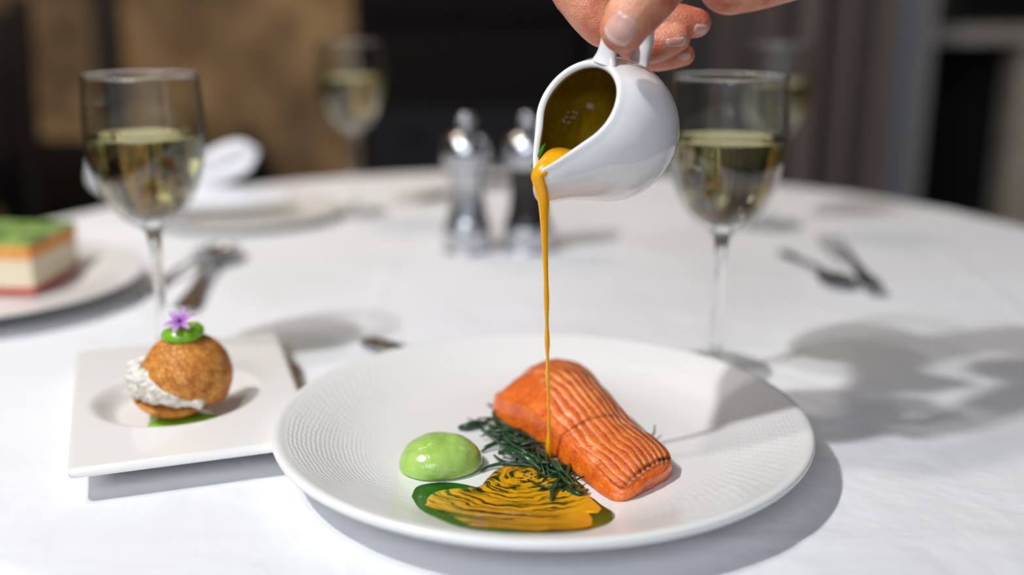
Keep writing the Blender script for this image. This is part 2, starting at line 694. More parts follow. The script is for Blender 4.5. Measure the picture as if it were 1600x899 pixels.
PZ = 0.0012      # plates sit on top of the cloth's weave

# ------------------------------------------------------------------ sauces on the plate


def plate_z(x, y):
    r = math.hypot(x - PC.x, y - PC.y)
    for (r0, z0), (r1, z1) in zip(prof[:-1], prof[1:]):
        if r0 <= r <= r1:
            return z0 + (z1 - z0) * (r - r0) / (r1 - r0 + 1e-9) + PZ
    return WELL + PZ


def on_plate(px, py):
    z = WELL + PZ
    for _ in range(6):
        p = on_plane(px, py, z)
        z = plate_z(p.x, p.y)
    return Vector((p.x, p.y, z))


def inset_blob(pts, thick, steps=8, edge=0.35, holes=None, lift=0.0, res=6, prof_pow=0.5):
    """pool of liquid: outline smoothed, rises quickly from its edge; returns V,F in table coords"""
    out = [Vector(p[:2]) for p in spline([tuple(p[:2]) for p in pts] + [tuple(pts[0][:2])], res)][:-1]
    c = sum(out, Vector((0, 0))) / len(out)
    V, F = [], []
    n = len(out)
    rings = []
    for k in range(steps + 1):
        f = (k / steps)
        s = 1 - f ** 1.0
        ring = []
        for p in out:
            qv = c + (p - c) * s
            d = (1 - s)
            h = thick * min(1.0, (d / edge)) ** prof_pow
            V.append((qv.x, qv.y, plate_z(qv.x, qv.y) + h + lift))
            ring.append(len(V) - 1)
            if k == steps:
                break
        rings.append(ring)
    for a, b in zip(rings[:-2], rings[1:-1]):
        for i in range(n):
            j = (i + 1) % n
            F.append((a[i], a[j], b[j], b[i]))
    a, b = rings[-2], rings[-1]
    for i in range(n):
        F.append((a[i], a[(i + 1) % n], b[0]))
    return V, F


G = [(643, 776), (650, 762), (668, 756), (696, 754), (720, 756), (748, 762), (790, 768), (850, 766), (900, 766), (925, 778), (941, 790), (957, 800), (960, 810), (945, 822), (913, 832), (864, 836),
     (800, 836), (752, 832), (712, 824), (680, 810), (656, 796)]
Yl = [(665, 792), (665, 782), (680, 771), (712, 766), (748, 763), (760, 752), (772, 740), (788, 731), (816, 729), (840, 732), (872, 738), (892, 750), (912, 764), (922, 780), (938, 796), (937, 805), (922, 806), (928, 816), (918, 828),
      (880, 834), (840, 834), (800, 832), (740, 828), (718, 818), (696, 807), (676, 800)]
m_oil = mat('herb oil', (0.010, 0.115, 0.004), 0.12, Specular_IOR_Level=0.10)
q = NT(m_oil)
q.color(q.ramp(q.noise(45, 3), [(0.35, (0.002, 0.045, 0.002)), (0.7, (0.010, 0.14, 0.004))]))
V, F = inset_blob([on_plate(*p) for p in G], 0.0011, edge=0.10)
oil = mesh_obj('herb_oil', V, F, m_oil, loc=Z)
tag(oil, 'dark green herb oil pooled on the plate around the yellow sauce', 'sauce')

m_sauce = mat('yellow sauce', (0.95, 0.42, 0.005), 0.20, Coat_Weight=0.35, Coat_Roughness=0.08)
m_swirl = mat('yellow sauce marbled with oil', (0.82, 0.36, 0.008), 0.18, Coat_Weight=0.4, Coat_Roughness=0.06)
q = NT(m_swirl)
cw = on_plate(825, 750)
ox = q.xyz()
nz1 = q.noise(34, 3, 0.55)
nz2 = q.noise(120, 3, 0.6)
dx = q.math('SUBTRACT', ox[0], cw.x)
dy = q.math('MULTIPLY', q.math('SUBTRACT', ox[1], cw.y), 1.1)
dist = q.math('SQRT', q.math('ADD', q.math('MULTIPLY', dx, dx), q.math('MULTIPLY', dy, dy)))
ang_ = q.math('ARCTAN2', dy, dx)
comb = q.n('CombineXYZ')
q.l(q.math('ADD', q.math('MULTIPLY', dist, 430.0), q.math('ADD', q.math('MULTIPLY', nz1, 9.0), q.math('MULTIPLY', nz2, 1.6))), comb.inputs[0])
q.l(q.math('MULTIPLY', q.math('COSINE', ang_), 1.5), comb.inputs[1])
q.l(q.math('MULTIPLY', q.math('SINE', ang_), 1.5), comb.inputs[2])
band = q.noise(1.0, 3, 0.55, vec=comb.outputs[0])
rightm = q.n('MapRange', interpolation_type='SMOOTHSTEP')
rightm.inputs['From Min'].default_value = cw.x + 0.010
rightm.inputs['From Max'].default_value = cw.x + 0.028
q.l(ox[0], rightm.inputs['Value'])
val = q.math('SUBTRACT', band, q.math('MULTIPLY', rightm.outputs[0], 0.13))
ad = q.ramp(val, [(0.42, (0.92, 0.41, 0.005)), (0.49, (0.64, 0.31, 0.006)), (0.54, (0.26, 0.17, 0.005)), (0.60, (0.020, 0.040, 0.004))])
q.color(ad)
q.bump(val, 0.4, 0.0012)
V, F = inset_blob([on_plate(*p) for p in Yl], 0.0010, edge=0.10, lift=0.0009, steps=10)
ys = mesh_obj('yellow_sauce', V, F, m_swirl, loc=Z)
tag(ys, 'yellow sauce marbled with green streaks on the plate before the salmon', 'sauce')

# pea puree dome
m_pea = mat('pea puree', (0.33, 0.56, 0.085), 0.22, Subsurface_Weight=0.15, Coat_Weight=0.3)
m_pea.node_tree.nodes['Principled BSDF'].inputs['Subsurface Radius'].default_value = (0.003, 0.004, 0.001)
q = NT(m_pea)
q.color(q.ramp(q.noise(70, 4), [(0.35, (0.33, 0.57, 0.09)), (0.7, (0.48, 0.70, 0.19))]))
vo = q.n('TexVoronoi')
vo.inputs['Scale'].default_value = 420
q.l(q.tc.outputs['Object'], vo.inputs['Vector'])
pit = q.math('MULTIPLY', q.math('LESS_THAN', vo.outputs['Distance'], 0.17), -1.0)
q.bump(q.math('ADD', q.math('MULTIPLY', q.noise(130, 4), 2.4), pit), 0.55, 0.0007)
pc = on_plate(688, 729)
ra = 64 / FPX * (on_plate(688, 729) - CAMP).dot(FW)
V, F = [], []
nu, nv = 64, 22
for j in range(nv + 1):
    f = j / nv
    e = f * PI / 2
    for i in range(nu):
        a = 2 * PI * i / nu
        wob = 1 + 0.035 * math.sin(a * 2 + 0.6) + 0.02 * math.sin(a * 3 + 2)
        r = math.cos(e) ** 0.85 * ra * wob if j else ra * wob * 0.96
        h = 0.0172 * math.sin(e) ** 0.85 if j else 0.0
        x, y = r * math.cos(a), r * math.sin(a) * 0.97
        dv = noise.noise(Vector((x * 110, y * 110, h * 110))) * 0.0010 * math.sin(e)
        V.append((x, y, h + dv))
for j in range(nv):
    for i in range(nu):
        k = (i + 1) % nu
        F.append((j * nu + i, j * nu + k, (j + 1) * nu + k, (j + 1) * nu + i))
F.append(tuple(range(nu)))
pea = mesh_obj('pea_puree', V, F, m_pea, loc=Z + pc)
subsurf(pea, 1)
tag(pea, 'pale green dome of puree on the plate left of the salmon', 'puree')

# ------------------------------------------------------------------ salmon
m_sal = mat('seared salmon', (0.85, 0.22, 0.04), 0.30, Subsurface_Weight=0.12, Coat_Weight=0.75, Coat_Roughness=0.16)
m_sal.node_tree.nodes['Principled BSDF'].inputs['Subsurface Radius'].default_value = (0.006, 0.002, 0.001)
q = NT(m_sal)
su, sv, suv = q.uv()
nlow = q.noise(26, 3)
nmid = q.noise(110, 4, 0.6)
nfine = q.noise(520, 3, 0.6)
# stripes of fat along the length (sv runs across the top 0..1, >1 on the sides)
st = q.math('SINE', q.math('ADD', q.math('MULTIPLY', sv, 2 * PI * 10.5), q.math('ADD', q.math('MULTIPLY', nlow, 9.0), q.math('MULTIPLY', nmid, 3.0))))
stripe = q.n('MapRange', interpolation_type='SMOOTHSTEP')
stripe.inputs['From Min'].default_value = 0.15
stripe.inputs['From Max'].default_value = 0.95
q.l(st, stripe.inputs['Value'])
topm = q.n('MapRange', interpolation_type='SMOOTHSTEP')
topm.inputs['From Min'].default_value = 0.02
topm.inputs['From Max'].default_value = 0.10
q.l(sv, topm.inputs['Value'])
base = q.ramp(nmid, [(0.30, (0.66, 0.080, 0.002)), (0.52, (0.88, 0.150, 0.003)), (0.76, (0.95, 0.25, 0.012))])
sa = q.n('Attribute', attribute_name='stripes')
speck = q.ramp(q.noise(900, 2, 0.7), [(0.55, (0, 0, 0)), (0.72, (1, 1, 1))])  # pale specks in the colour stand in for wet highlights
smask = q.math('MULTIPLY', q.math('MULTIPLY', stripe.outputs[0], sa.outputs['Fac']), q.math('ADD', 0.05, q.math('MULTIPLY', nfine, 1.15)))
c1 = q.mix(smask, base, (0.93, 0.50, 0.26))
c1 = q.mix(q.math('MULTIPLY', speck, 0.35), c1, (0.95, 0.48, 0.20))
# charred edges
att = q.n('Attribute', attribute_name='char')
chm = q.n('MapRange')
chm.inputs['From Min'].default_value = 0.72
chm.inputs['From Max'].default_value = 1.35
q.l(q.math('ADD', q.math('MULTIPLY', att.outputs['Fac'], 0.80), q.math('MULTIPLY', q.math('MULTIPLY', att.outputs['Fac'], q.noise(170, 4, 0.7)), 0.95)), chm.inputs['Value'])
c2_ = q.mix(chm.outputs[0], c1, (0.055, 0.010, 0.004))
q.color(c2_)
q.bump(q.math('ADD', q.math('MULTIPLY', q.math('MULTIPLY', st, sa.outputs['Fac']), -0.30), q.math('ADD', q.math('MULTIPLY', nmid, 1.2), q.math('MULTIPLY', nfine, 0.75))), 0.8, 0.0016)
q.l(q.ramp(nfine, [(0.3, (0.24, 0.24, 0.24)), (0.8, (0.5, 0.5, 0.5))]), q.b.inputs['Roughness'])

S0 = on_plane(965, 789, WELL + PZ)       # front bottom corner
S1 = on_plane(1053, 742, WELL + PZ)      # right bottom corner
S3 = Vector((-0.0130, 0.6010, 0))
A0 = (S0 + S1) / 2
wvec = (S1 - S0)
wlen = Vector((wvec.x, wvec.y)).length
wd = Vector((wvec.x, wvec.y)).normalized()
# stations: u, centre(x,y), half width, height, left face foot-out
st_pts = []
B3 = Vector((S3.x, S3.y))
A0_ = Vector((A0.x, A0.y))
Bm = B3 + wd * 0.029
for u, off, hw_, h_ in ((0.0, 0.0, 0.0245, 0.0110), (0.10, -0.0005, 0.0258, 0.0150), (0.28, -0.0005, 0.0262, 0.0195), (0.48, 0.0010, 0.0268, 0.0265), (0.66, 0.0020, 0.0288, 0.0325), (0.80, 0.0015, 0.0302, 0.0320), (0.91, -0.0010, 0.0295, 0.0280), (1.0, -0.002, 0.0280, 0.0230)):
    c = A0_.lerp(Bm, u) + wd * off
    st_pts.append((u, c.x, c.y, hw_, h_))
rows = spline(st_pts, 10)
NV = 72
V, F, UV, CH, ST = [], [], [], [], []
# cross-section corners (fractions): bottom-left, left top shoulder, top, right top edge, bottom right
for ri, (u, cx, cy, hw_, h_) in enumerate(rows):
    for k in range(NV):
        f = k / NV
        # profile: 0..0.22 left face, 0.22..0.66 top, 0.66..0.80 right face, 0.80..1 bottom
        if f < 0.22:
            g = f / 0.22
            xx = -1.0 + 0.10 * g ** 1.4
            zz = 0.06 + 0.52 * g
        elif f < 0.66:
            g = (f - 0.22) / 0.44
            xx = -0.90 + 1.86 * g
            zz = 0.58 + 0.42 * math.sin(PI / 2 * min(1.0, g / 0.62)) - 0.20 * max(0, (g - 0.62) / 0.38) ** 2
        elif f < 0.80:
            g = (f - 0.66) / 0.14
            xx = 0.96 + 0.04 * math.sin(g * PI) - 0.06 * g
            zz = 0.80 * (1 - g) + 0.06 * g
        else:
            g = (f - 0.80) / 0.20
            xx = 0.90 - 1.90 * g
            zz = 0.0 + 0.06 * abs(2 * g - 1) ** 6
        endr = 1 - 0.10 * max(0, 1 - u / 0.04) ** 2 - 0.12 * max(0, (u - 0.96) / 0.04) ** 2
        side = xx * hw_ * endr
        zz2 = zz * h_ * (1 if f >= 0.8 else endr)
        P = Vector((cx + wd.x * side, cy + wd.y * side, zz2))
        dn = 0.0
        if f < 0.8:
            dn = 0.0010 * noise.noise(P * 90) + 0.0016 * noise.noise(P * 38)
            if 0.22 < f < 0.66:
                vv = (f - 0.22) / 0.44
                dn += 0.00035 * math.sin(vv * 2 * PI * 10.5 + 6 * noise.noise(P * 20)) * sm(0, 0.1, vv)
                # the flap where the striped flesh starts
                edge_v = 0.20 + 1.0 * (u - 0.62)
                dn -= 0.0026 * sm(edge_v, edge_v - 0.06, vv) * sm(0.55, 0.62, u)
            P.z += dn * (0.4 if f < 0.1 else 1)
        V.append(P)
        vtop = (f - 0.22) / 0.44
        UV.append((u, vtop))
        ev = 0.20 + 1.0 * (u - 0.62)
        ST.append(sm(0.02, 0.12, vtop) * sm(1.03, 0.98, vtop) * (1 - sm(ev, ev - 0.05, vtop) * sm(0.55, 0.62, u)))
        cch = 0.0
        if 0 <= vtop <= 1:
            cch = max(cch, (0.85 + 0.25 * vtop) * math.exp(-((u - 0.012) / 0.013) ** 2))
            cch = max(cch, 0.93 * math.exp(-((vtop - 0.03) / 0.030) ** 2) * sm(0.5, 0.1, u))
            cch = max(cch, 0.78 * math.exp(-((vtop - 0.99) / 0.030) ** 2) * sm(1.05, 0.5, u))
        if f > 0.8 or f < 0.03:
            cch = 0.6
        CH.append(cch)
nr = len(rows)
for r in range(nr - 1):
    for k in range(NV):
        j = (k + 1) % NV
        F.append((r * NV + k, r * NV + j, (r + 1) * NV + j, (r + 1) * NV + k))
# rounded ends: shrink rings
for end, sgn in ((0, -1), (nr - 1, 1)):
    base_i = end * NV
    ring = [V[base_i + k].copy() for k in range(NV)]
    cc = sum(ring, Vector()) / NV
    ax = Vector((rows[1][1] - rows[0][1], rows[1][2] - rows[0][2], 0)).normalized() * sgn
    prev = list(range(base_i, base_i + NV))
    for s_, o_ in ((0.9, 0.0022), (0.6, 0.0036), (0.3, 0.0041)):
        cur = []
        for k in range(NV):
            P = cc + (ring[k] - cc) * s_ + ax * o_
            P += ax * 0.0009 * noise.noise(P * 150)
            P.z = max(P.z, 0.0004)
            V.append(P)
            UV.append((rows[end][0], -1.0))
            CH.append(0.0)
            ST.append(0.0)
            cur.append(len(V) - 1)
        for k in range(NV):
            j = (k + 1) % NV
            F.append((prev[k], prev[j], cur[j], cur[k]))
        prev = cur
    F.append(tuple(prev))
sal = mesh_obj('salmon_fillet', V, F, m_sal, loc=Z + Vector((0, 0, WELL + PZ + 0.0006)), uvs=UV)
at = sal.data.attributes.new('char', 'FLOAT', 'POINT')
as_ = sal.data.attributes.new('stripes', 'FLOAT', 'POINT')
for i, cval in enumerate(ST):
    as_.data[i].value = cval
at = sal.data.attributes['char']
for i, cval in enumerate(CH):
    at.data[i].value = cval
tag(sal, 'seared orange salmon fillet with striped flesh and browned edges on the large plate', 'fish')

# ------------------------------------------------------------------ greens
m_green = mat('wilted sea greens', (0.014, 0.06, 0.018), 0.28, Coat_Weight=0.3)
q = NT(m_green)
q.color(q.ramp(q.noise(130, 3), [(0.3, (0.006, 0.030, 0.012)), (0.6, (0.018, 0.075, 0.024)), (0.8, (0.05, 0.13, 0.05))]))
strands = []


def strand(pts, r, n=7, taper=True):
    """pts: (px, py, height above plate)"""
    W = []
    for (a, b, h) in pts:
        p = on_plane(a, b, WELL + PZ + h)
        W.append((p.x, p.y, p.z))
    path = spline(W, 8)
    m_ = len(path)
    rad = [r * (0.55 + 0.45 * math.sin(PI * min(1, max(0, i / (m_ - 1)))) if taper else 1) for i in range(m_)]
    strands.append(tube(path, rad, n))


strand([(716, 669, 0.0015), (735, 664, 0.002), (752, 661, 0.002), (768, 656, 0.002), (782, 648, 0.002)], 0.0011)
strand([(717, 669, 0.0015), (730, 666, 0.003), (745, 662, 0.003), (754, 661, 0.002)], 0.0024)
strand([(762, 632, 0.001), (774, 638, 0.003), (776, 652, 0.004), (776, 668, 0.002)], 0.0012)
strand([(776, 634, 0.006), (771, 648, 0.006), (779, 664, 0.004), (800, 672, 0.003)], 0.0012)
strand([(790, 640, 0.004), (783, 650, 0.004), (785, 664, 0.003), (810, 676, 0.003)], 0.0013)
strand([(752, 706, 0.001), (768, 696, 0.003), (785, 692, 0.004), (812, 700, 0.004), (840, 716, 0.003)], 0.0012)
strand([(750, 736, 0.0015), (768, 728, 0.002), (795, 724, 0.003), (830, 728, 0.003), (850, 732, 0.002)], 0.0011)
strand([(765, 673, 0.001), (778, 690, 0.005), (795, 702, 0.006), (820, 716, 0.005), (845, 736, 0.003)], 0.0010)
strand([(784, 678, 0.008), (800, 694, 0.009), (822, 708, 0.008), (852, 728, 0.003)], 0.0009)
strand([(780, 708, 0.003), (800, 706, 0.006), (825, 718, 0.006), (848, 736, 0.002)], 0.0022)
strand([(772, 712, 0.001), (786, 722, 0.003), (812, 726, 0.003), (846, 722, 0.003)], 0.0012)
strand([(884, 738, 0.004), (872, 752, 0.005), (864, 766, 0.004), (862, 782, 0.003)], 0.0015)
strand([(982, 652, 0.003), (998, 668, 0.003), (1016, 685, 0.002), (1037, 699, 0.0015)], 0.0014)
strand([(1004, 690, 0.001), (1014, 688, 0.002), (1022, 676, 0.004), (1023, 664, 0.007)], 0.0006)
strand([(985, 676, 0.001), (1005, 690, 0.001), (1022, 692, 0.001)], 0.0009)
strand([(868, 790 - 30, 0.002), (885, 765, 0.002), (905, 772, 0.003), (918, 766, 0.002)], 0.0016)
for i in range(64):
    t = random.random()
    bx = 782 + 112 * t + random.uniform(-14, 10)
    by = 664 + 88 * t + random.uniform(-8, 10)
    ang = random.gauss(0.62, 0.5)
    L = random.uniform(26, 50)
    cx, cy = math.cos(ang) * L, math.sin(ang) * L * 0.62
    bend = random.uniform(-14, 14)
    z1 = random.uniform(0.001, 0.008)
    strand([(bx - cx, by - cy + bend * 0.3, random.uniform(0.0008, 0.003)), (bx - cx * 0.4, by - cy * 0.4 - bend * 0.6, z1), (bx + cx * 0.2, by + cy * 0.2 - bend * 0.4, z1), (bx + cx * 0.9, by + cy * 0.8 + bend * 0.6, random.uniform(0.0008, 0.004))], random.uniform(0.0006, 0.0010), 6)
V, F = join(strands)
gr = mesh_obj('sea_greens', V, F, m_green, loc=Z)
tag(gr, 'tangle of dark green wilted sea herbs under the salmon', 'greens', kind='stuff')

# ------------------------------------------------------------------ sauce jug
JC = at_depth(948, 203, 0.560)
ja = (RT * (-0.86 * 0.669) + UP * (0.50 * 0.669) - FW * 0.743).normalized()
js = (RT * -0.50 - UP * 0.87)
js = (js - ja * js.dot(ja)).normalized()
jt = ja.cross(js)
RJ = 0.0378
RHO = 0.0262
DM = 1.78
TH0 = math.acos(-RHO / RJ * 0 + 0) if False else PI - math.asin(RHO / RJ)


def tear(phi, rho, dmul):
    phi = abs((phi + PI) % (2 * PI) - PI)
    pt = math.acos(1 / dmul)
    if phi >= pt:
        return rho
    r = rho / math.cos(pt - phi)
    # soften the very tip
    return r * (1 - 0.05 * math.exp(-(phi / 0.16) ** 2))


def jug_pt(u, th, Rs, rho_s, dm):
    """u azimuth from spout, th polar angle from the bottom pole"""
    latr = Rs * math.sin(th)
    ax = -Rs * math.cos(th)
    rho0 = Rs * math.sin(TH0)
    k = tear(u, rho0, dm) / rho0
    s = 1 + (k - 1) * sm(math.radians(66), TH0, th) ** 1.3
    # flat foot
    ax = max(ax, -0.92 * Rs)
    # the lip leans outward and forward at the spout
    ax += 0.0015 * sm(1.9, TH0, th) * math.exp(-(((u + PI) % (2 * PI) - PI) / 0.5) ** 2)
    return js * (math.cos(u) * latr * s) + jt * (math.sin(u) * latr * s) + ja * ax


NU = 128
outer_th = [TH0 * (i / 40) for i in range(1, 41)]
V, F, FM = [], [], []
V.append(-ja * RJ * 0.92)
rings = []
for th in outer_th:
    rings.append([len(V) + i for i in range(NU)])
    V += [jug_pt(2 * PI * i / NU, th, RJ, RHO, DM) for i in range(NU)]
# rounded lip between outer and inner walls
RI = RJ - 0.0040
outer = [V[k] for k in rings[-1]]
inner_rim = []
for i in range(NU):
    p = outer[i]
    rad = (p - ja * p.dot(ja))
    L = rad.length
    inner_rim.append(p - rad.normalized() * 0.0046)
for a_ in (0.2, 0.4, 0.6, 0.8):
    ring = []
    for i in range(NU):
        p = outer[i].lerp(inner_rim[i], a_)
        p = p + ja * (0.0021 * math.sin(PI * a_) ** 0.8)
        V.append(p)
        ring.append(len(V) - 1)
    rings.append(ring)
ring = []
for i in range(NU):
    V.append(inner_rim[i])
    ring.append(len(V) - 1)
rings.append(ring)
lip_end = len(rings) - 1
for th in reversed(outer_th):
    th2 = th * 0.985
    ring = []
    for i in range(NU):
        p = jug_pt(2 * PI * i / NU, th2, RJ, RHO, DM)
        rad = p - ja * p.dot(ja)
        f = max(0.0, (rad.length - 0.0046)) / max(rad.length, 1e-6)
        p2 = rad * f + ja * (p.dot(ja) * 0.93)
        V.append(p2)
        ring.append(len(V) - 1)
    if th == outer_th[0] or th == outer_th[-1]:
        for k in ring:
            pass
    rings.append(ring)
V.append(-ja * RJ * 0.85)
for i in range(NU):
    F.append((0, rings[0][(i + 1) % NU], rings[0][i]))
    FM.append(0)
for ri, (a, b) in enumerate(zip(rings[:-1], rings[1:])):
    for i in range(NU):
        j = (i + 1) % NU
        F.append((a[i], a[j], b[j], b[i]))
        FM.append(1 if ri >= lip_end else 0)
for i in range(NU):
    F.append((rings[-1][i], rings[-1][(i + 1) % NU], len(V) - 1))
    FM.append(1)
jug = empty('sauce_jug', Z + JC)
tag(jug, 'small white porcelain pouring jug tilted in the hand above the plate', 'jug')
jb = mesh_obj('body', V, F, None, jug, mats=[M['jug_white'], M['jug_inside']], fm=FM)
# handle: strap from the rim, up, back and down to the body
hp = [(-js * 0.0240 + ja * 0.0268), (-js * 0.0290 + ja * 0.0285), (-js * 0.038 + ja * 0.0335), (-js * 0.048 + ja * 0.0385), (-js * 0.0565 + ja * 0.0400), (-js * 0.0610 + ja * 0.033), (-js * 0.0590 + ja * 0.020), (-js * 0.050 + ja * 0.0095), (-js * 0.0410 + ja * 0.0055), (-js * 0.0350 + ja * 0.0035)]
path = spline(hp, 8)
nn = len(path)
rad = [0.0052 + 0.0032 * sm(0.20, 0.0, i / (nn - 1)) + 0.0018 * sm(0.85, 1.0, i / (nn - 1)) for i in range(nn)]
V, F = [], []
for i, p in enumerate(path):
    p = Vector(p)
    d = (Vector(path[min(i + 1, nn - 1)]) - Vector(path[max(i - 1, 0)])).normalized()
    b = jt
    a = d.cross(b).normalized()
    for k in range(20):
        t_ = 2 * PI * k / 20
        V.append(p + b * (math.cos(t_) * rad[i]) + a * (math.sin(t_) * 0.0032))
for i in range(nn - 1):
    for k in range(20):
        j = (k + 1) % 20
        F.append((i * 20 + k, i * 20 + j, (i + 1) * 20 + j, (i + 1) * 20 + k))
F.append(tuple(range(20)))
F.append(tuple((nn - 1) * 20 + k for k in range(20)))
mesh_obj('handle', V, F, M['jug_white'], jug)

# sauce running out over the spout and down to the plate
land = on_plate(857, 724)
stream_px = [(849, 312, 0.0030, 0.0028), (850.5, 345, 0.0022, 0.0022), (851.5, 380, 0.0017, 0.0017), (853, 430, 0.00125, 0.00125), (854, 470, 0.0014, 0.0014),
             (854.5, 505, 0.00095, 0.00095), (855, 535, 0.0014, 0.0014), (855.5, 560, 0.00085, 0.00085), (856, 590, 0.0012, 0.0012), (856.5, 612, 0.0008, 0.0008), (857, 632, 0.0007, 0.0007), (857.5, 650, 0.0007, 0.0007), (857.5, 672, 0.0009, 0.0009), (857.5, 698, 0.0017, 0.0017), (857.5, 716, 0.0009, 0.0009), (857, 724, 0.0006, 0.0006)]
td = (land - CAMP).dot(FW)
rows_ = []
# channel of the spout: s along the spout, h out of the mouth plane
for (s__, h__, hw2, th2_) in ((0.0215, 0.0130, 0.0122, 0.0022), (0.0245, 0.0185, 0.0106, 0.0026), (0.0280, 0.0228, 0.0086, 0.0030), (0.0320, 0.0256, 0.0068, 0.0032), (0.0365, 0.0276, 0.0054, 0.0033), (0.0405, 0.0282, 0.0043, 0.0031)):
    p = JC + js * s__ + ja * h__ + jt * 0.0007
    rows_.append((p.x, p.y, p.z, hw2, th2_))
p = JC + js * 0.0440 + ja * 0.0284
rows_.append((p.x + 0.0024, p.y - 0.0002, p.z - 0.0004, 0.0036, 0.0030))
lipY = p.y - 0.001
for i, (a, b, rw, rd) in enumerate(stream_px):
    r = ray(a, b)
    f = sm(0, 7, i)
    yv = lipY + (land.y - lipY) * f
    p = CAMP + r * (yv / r.y)
    rows_.append((p.x, p.y, p.z, rw, rd))
rows_ = spline(rows_, 6)
NCH = 36     # rows still lying in the spout
V, F = [], []
n = 14
m_ = len(rows_)
for i, (x, y, z, rw, rd) in enumerate(rows_):
    a0, a1 = rows_[max(i - 1, 0)], rows_[min(i + 1, m_ - 1)]
    d = Vector((a1[0] - a0[0], a1[1] - a0[1], a1[2] - a0[2])).normalized()
    fch = sm(NCH + 10, NCH - 12, i)
    dep = (Vector((0, -1, 0)) * (1 - fch) + ja * fch).normalized()
    dep = (dep - d * d.dot(dep)).normalized()
    sd = d.cross(dep)
    for k in range(n):
        t_ = 2 * PI * k / n
        V.append(Vector((x, y, z)) + sd * (math.cos(t_) * rw) + dep * (math.sin(t_) * rd))
for i in range(m_ - 1):
    for k in range(n):
        j = (k + 1) % n
        F.append((i * n + k, i * n + j, (i + 1) * n + j, (i + 1) * n + k))
F.append(tuple(range(n)))
F.append(tuple((m_ - 1) * n + k for k in range(n)))
stv = mesh_obj('poured_sauce', V, F, m_sauce, loc=Z)
tag(stv, 'thin stream of yellow sauce falling from the jug to the plate', 'sauce')
# oil film either side of the pour
m_oil2 = mat('bright herb oil', (0.05, 0.30, 0.01), 0.08)
film = []
for sg_, r in ((-1, 0.0014),):
    W = [tuple(JC + js * a + jt * (sg_ * b) + ja * c) for a, b, c in ((0.0235, 0.0108, 0.0238), (0.0285, 0.0084, 0.0264), (0.0335, 0.0062, 0.0286), (0.0390, 0.0050, 0.0300))]
    film.append(tube(spline(W, 5), [r * (0.3 + 0.7 * math.sin(PI * i / 15)) for i in range(16)], 8))
V, F = join(film)
mesh_obj('oil_film', V, F, m_oil2, stv)
# liquid standing in the jug behind the spout
m_bub = mat('sauce bubble', (0.9, 0.85, 0.6), 0.05, IOR=1.33, Transmission_Weight=0.7)
bub = []
jverts = [Vector(v.co) + JC for v in jb.data.vertices]
jbvh = BVHTree.FromPolygons(jverts, [tuple(p.vertices) for p in jb.data.polygons])
for i in range(16):
    a = i / 16 * 2 * PI
    h = jbvh.ray_cast(CAMP, ray(891 + 9 * math.cos(a) + random.uniform(-3, 3), 183 - 7 * math.cos(a) + 5 * math.sin(a) + random.uniform(-3, 3)).normalized())
    if h[0] is not None:
        bm = bmesh.new()
        bmesh.ops.create_uvsphere(bm, u_segments=10, v_segments=8, radius=random.uniform(0.0004, 0.0010))
        bm.verts.index_update()
        bub.append(([v.co + h[0] - JC for v in bm.verts], [tuple(v.index for v in f.verts) for f in bm.faces]))
        bm.free()
V, F = join(bub)
mesh_obj('bubbles', V, F, m_bub, jug)

# ------------------------------------------------------------------ the hand
m_skin = mat('skin', (0.60, 0.27, 0.17), 0.42, Subsurface_Weight=0.18)
m_skin.node_tree.nodes['Principled BSDF'].inputs['Subsurface Radius'].default_value = (0.006, 0.002, 0.001)
q = NT(m_skin)
cs = q.ramp(q.noise(55, 4, 0.6), [(0.32, (0.60, 0.15, 0.08)), (0.50, (0.78, 0.31, 0.185)), (0.70, (0.86, 0.45, 0.28))])
stn = q.n('TexNoise')
q.color(cs)
wrk = q.noise(700, 3, 0.6)
vo = q.n('TexVoronoi', feature='DISTANCE_TO_EDGE')
vo.inputs['Scale'].default_value = 620
q.l(q.tc.outputs['Object'], vo.inputs['Vector'])
vfac = q.math('MINIMUM', vo.outputs['Distance'], 0.25)
q.bump(q.math('ADD', q.math('MULTIPLY', vfac, 1.6), q.math('MULTIPLY', q.noise(150, 5, 0.65), 2.2)), 0.5, 0.0007)

caps = []


def chain(pts, n=18, sub=6):
    """pts: (px, py, depth, radius in mm) joined by tapering round limbs"""
    W = []
    for (a, b, t, r) in pts:
        p = at_depth(a, b, t)
        W.append((p.x, p.y, p.z, r / 1000))
    W = spline(W, sub)
    path = [Vector(p[:3]) for p in W]
    rad = [p[3] for p in W]
    # hemispherical ends
    d0 = (path[0] - path[1]).normalized()
    d1 = (path[-1] - path[-2]).normalized()
    pre, post = [], []
    for k in (5, 4, 3, 2, 1):
        a = k / 5 * PI / 2 * 0.98
        pre.append((path[0] + d0 * rad[0] * math.sin(a), max(rad[0] * math.cos(a), 1e-4)))
    for k in (1, 2, 3, 4, 5):
        a = k / 5 * PI / 2 * 0.98
        post.append((path[-1] + d1 * rad[-1] * math.sin(a), max(rad[-1] * math.cos(a), 1e-4)))
    P = [p for p, _ in pre] + path + [p for p, _ in post]
    R_ = [r for _, r in pre] + rad + [r for _, r in post]
    caps.append(tube(P, R_, n))


# thumb
chain([(974, 46, 0.511, 11.4), (986, 26, 0.511, 13.0), (1010, -4, 0.513, 14.2), (1042, -42, 0.520, 14.6), (1092, -85, 0.532, 15.5), (1160, -120, 0.550, 19)])
# index
chain([(966, 58, 0.556, 8.0), (955, 50, 0.554, 9.5), (938, 38, 0.551, 11.2), (913, 4, 0.551, 12.6), (896, -30, 0.556, 12.6), (930, -90, 0.580, 12.5), (1030, -140, 0.600, 14.5)])
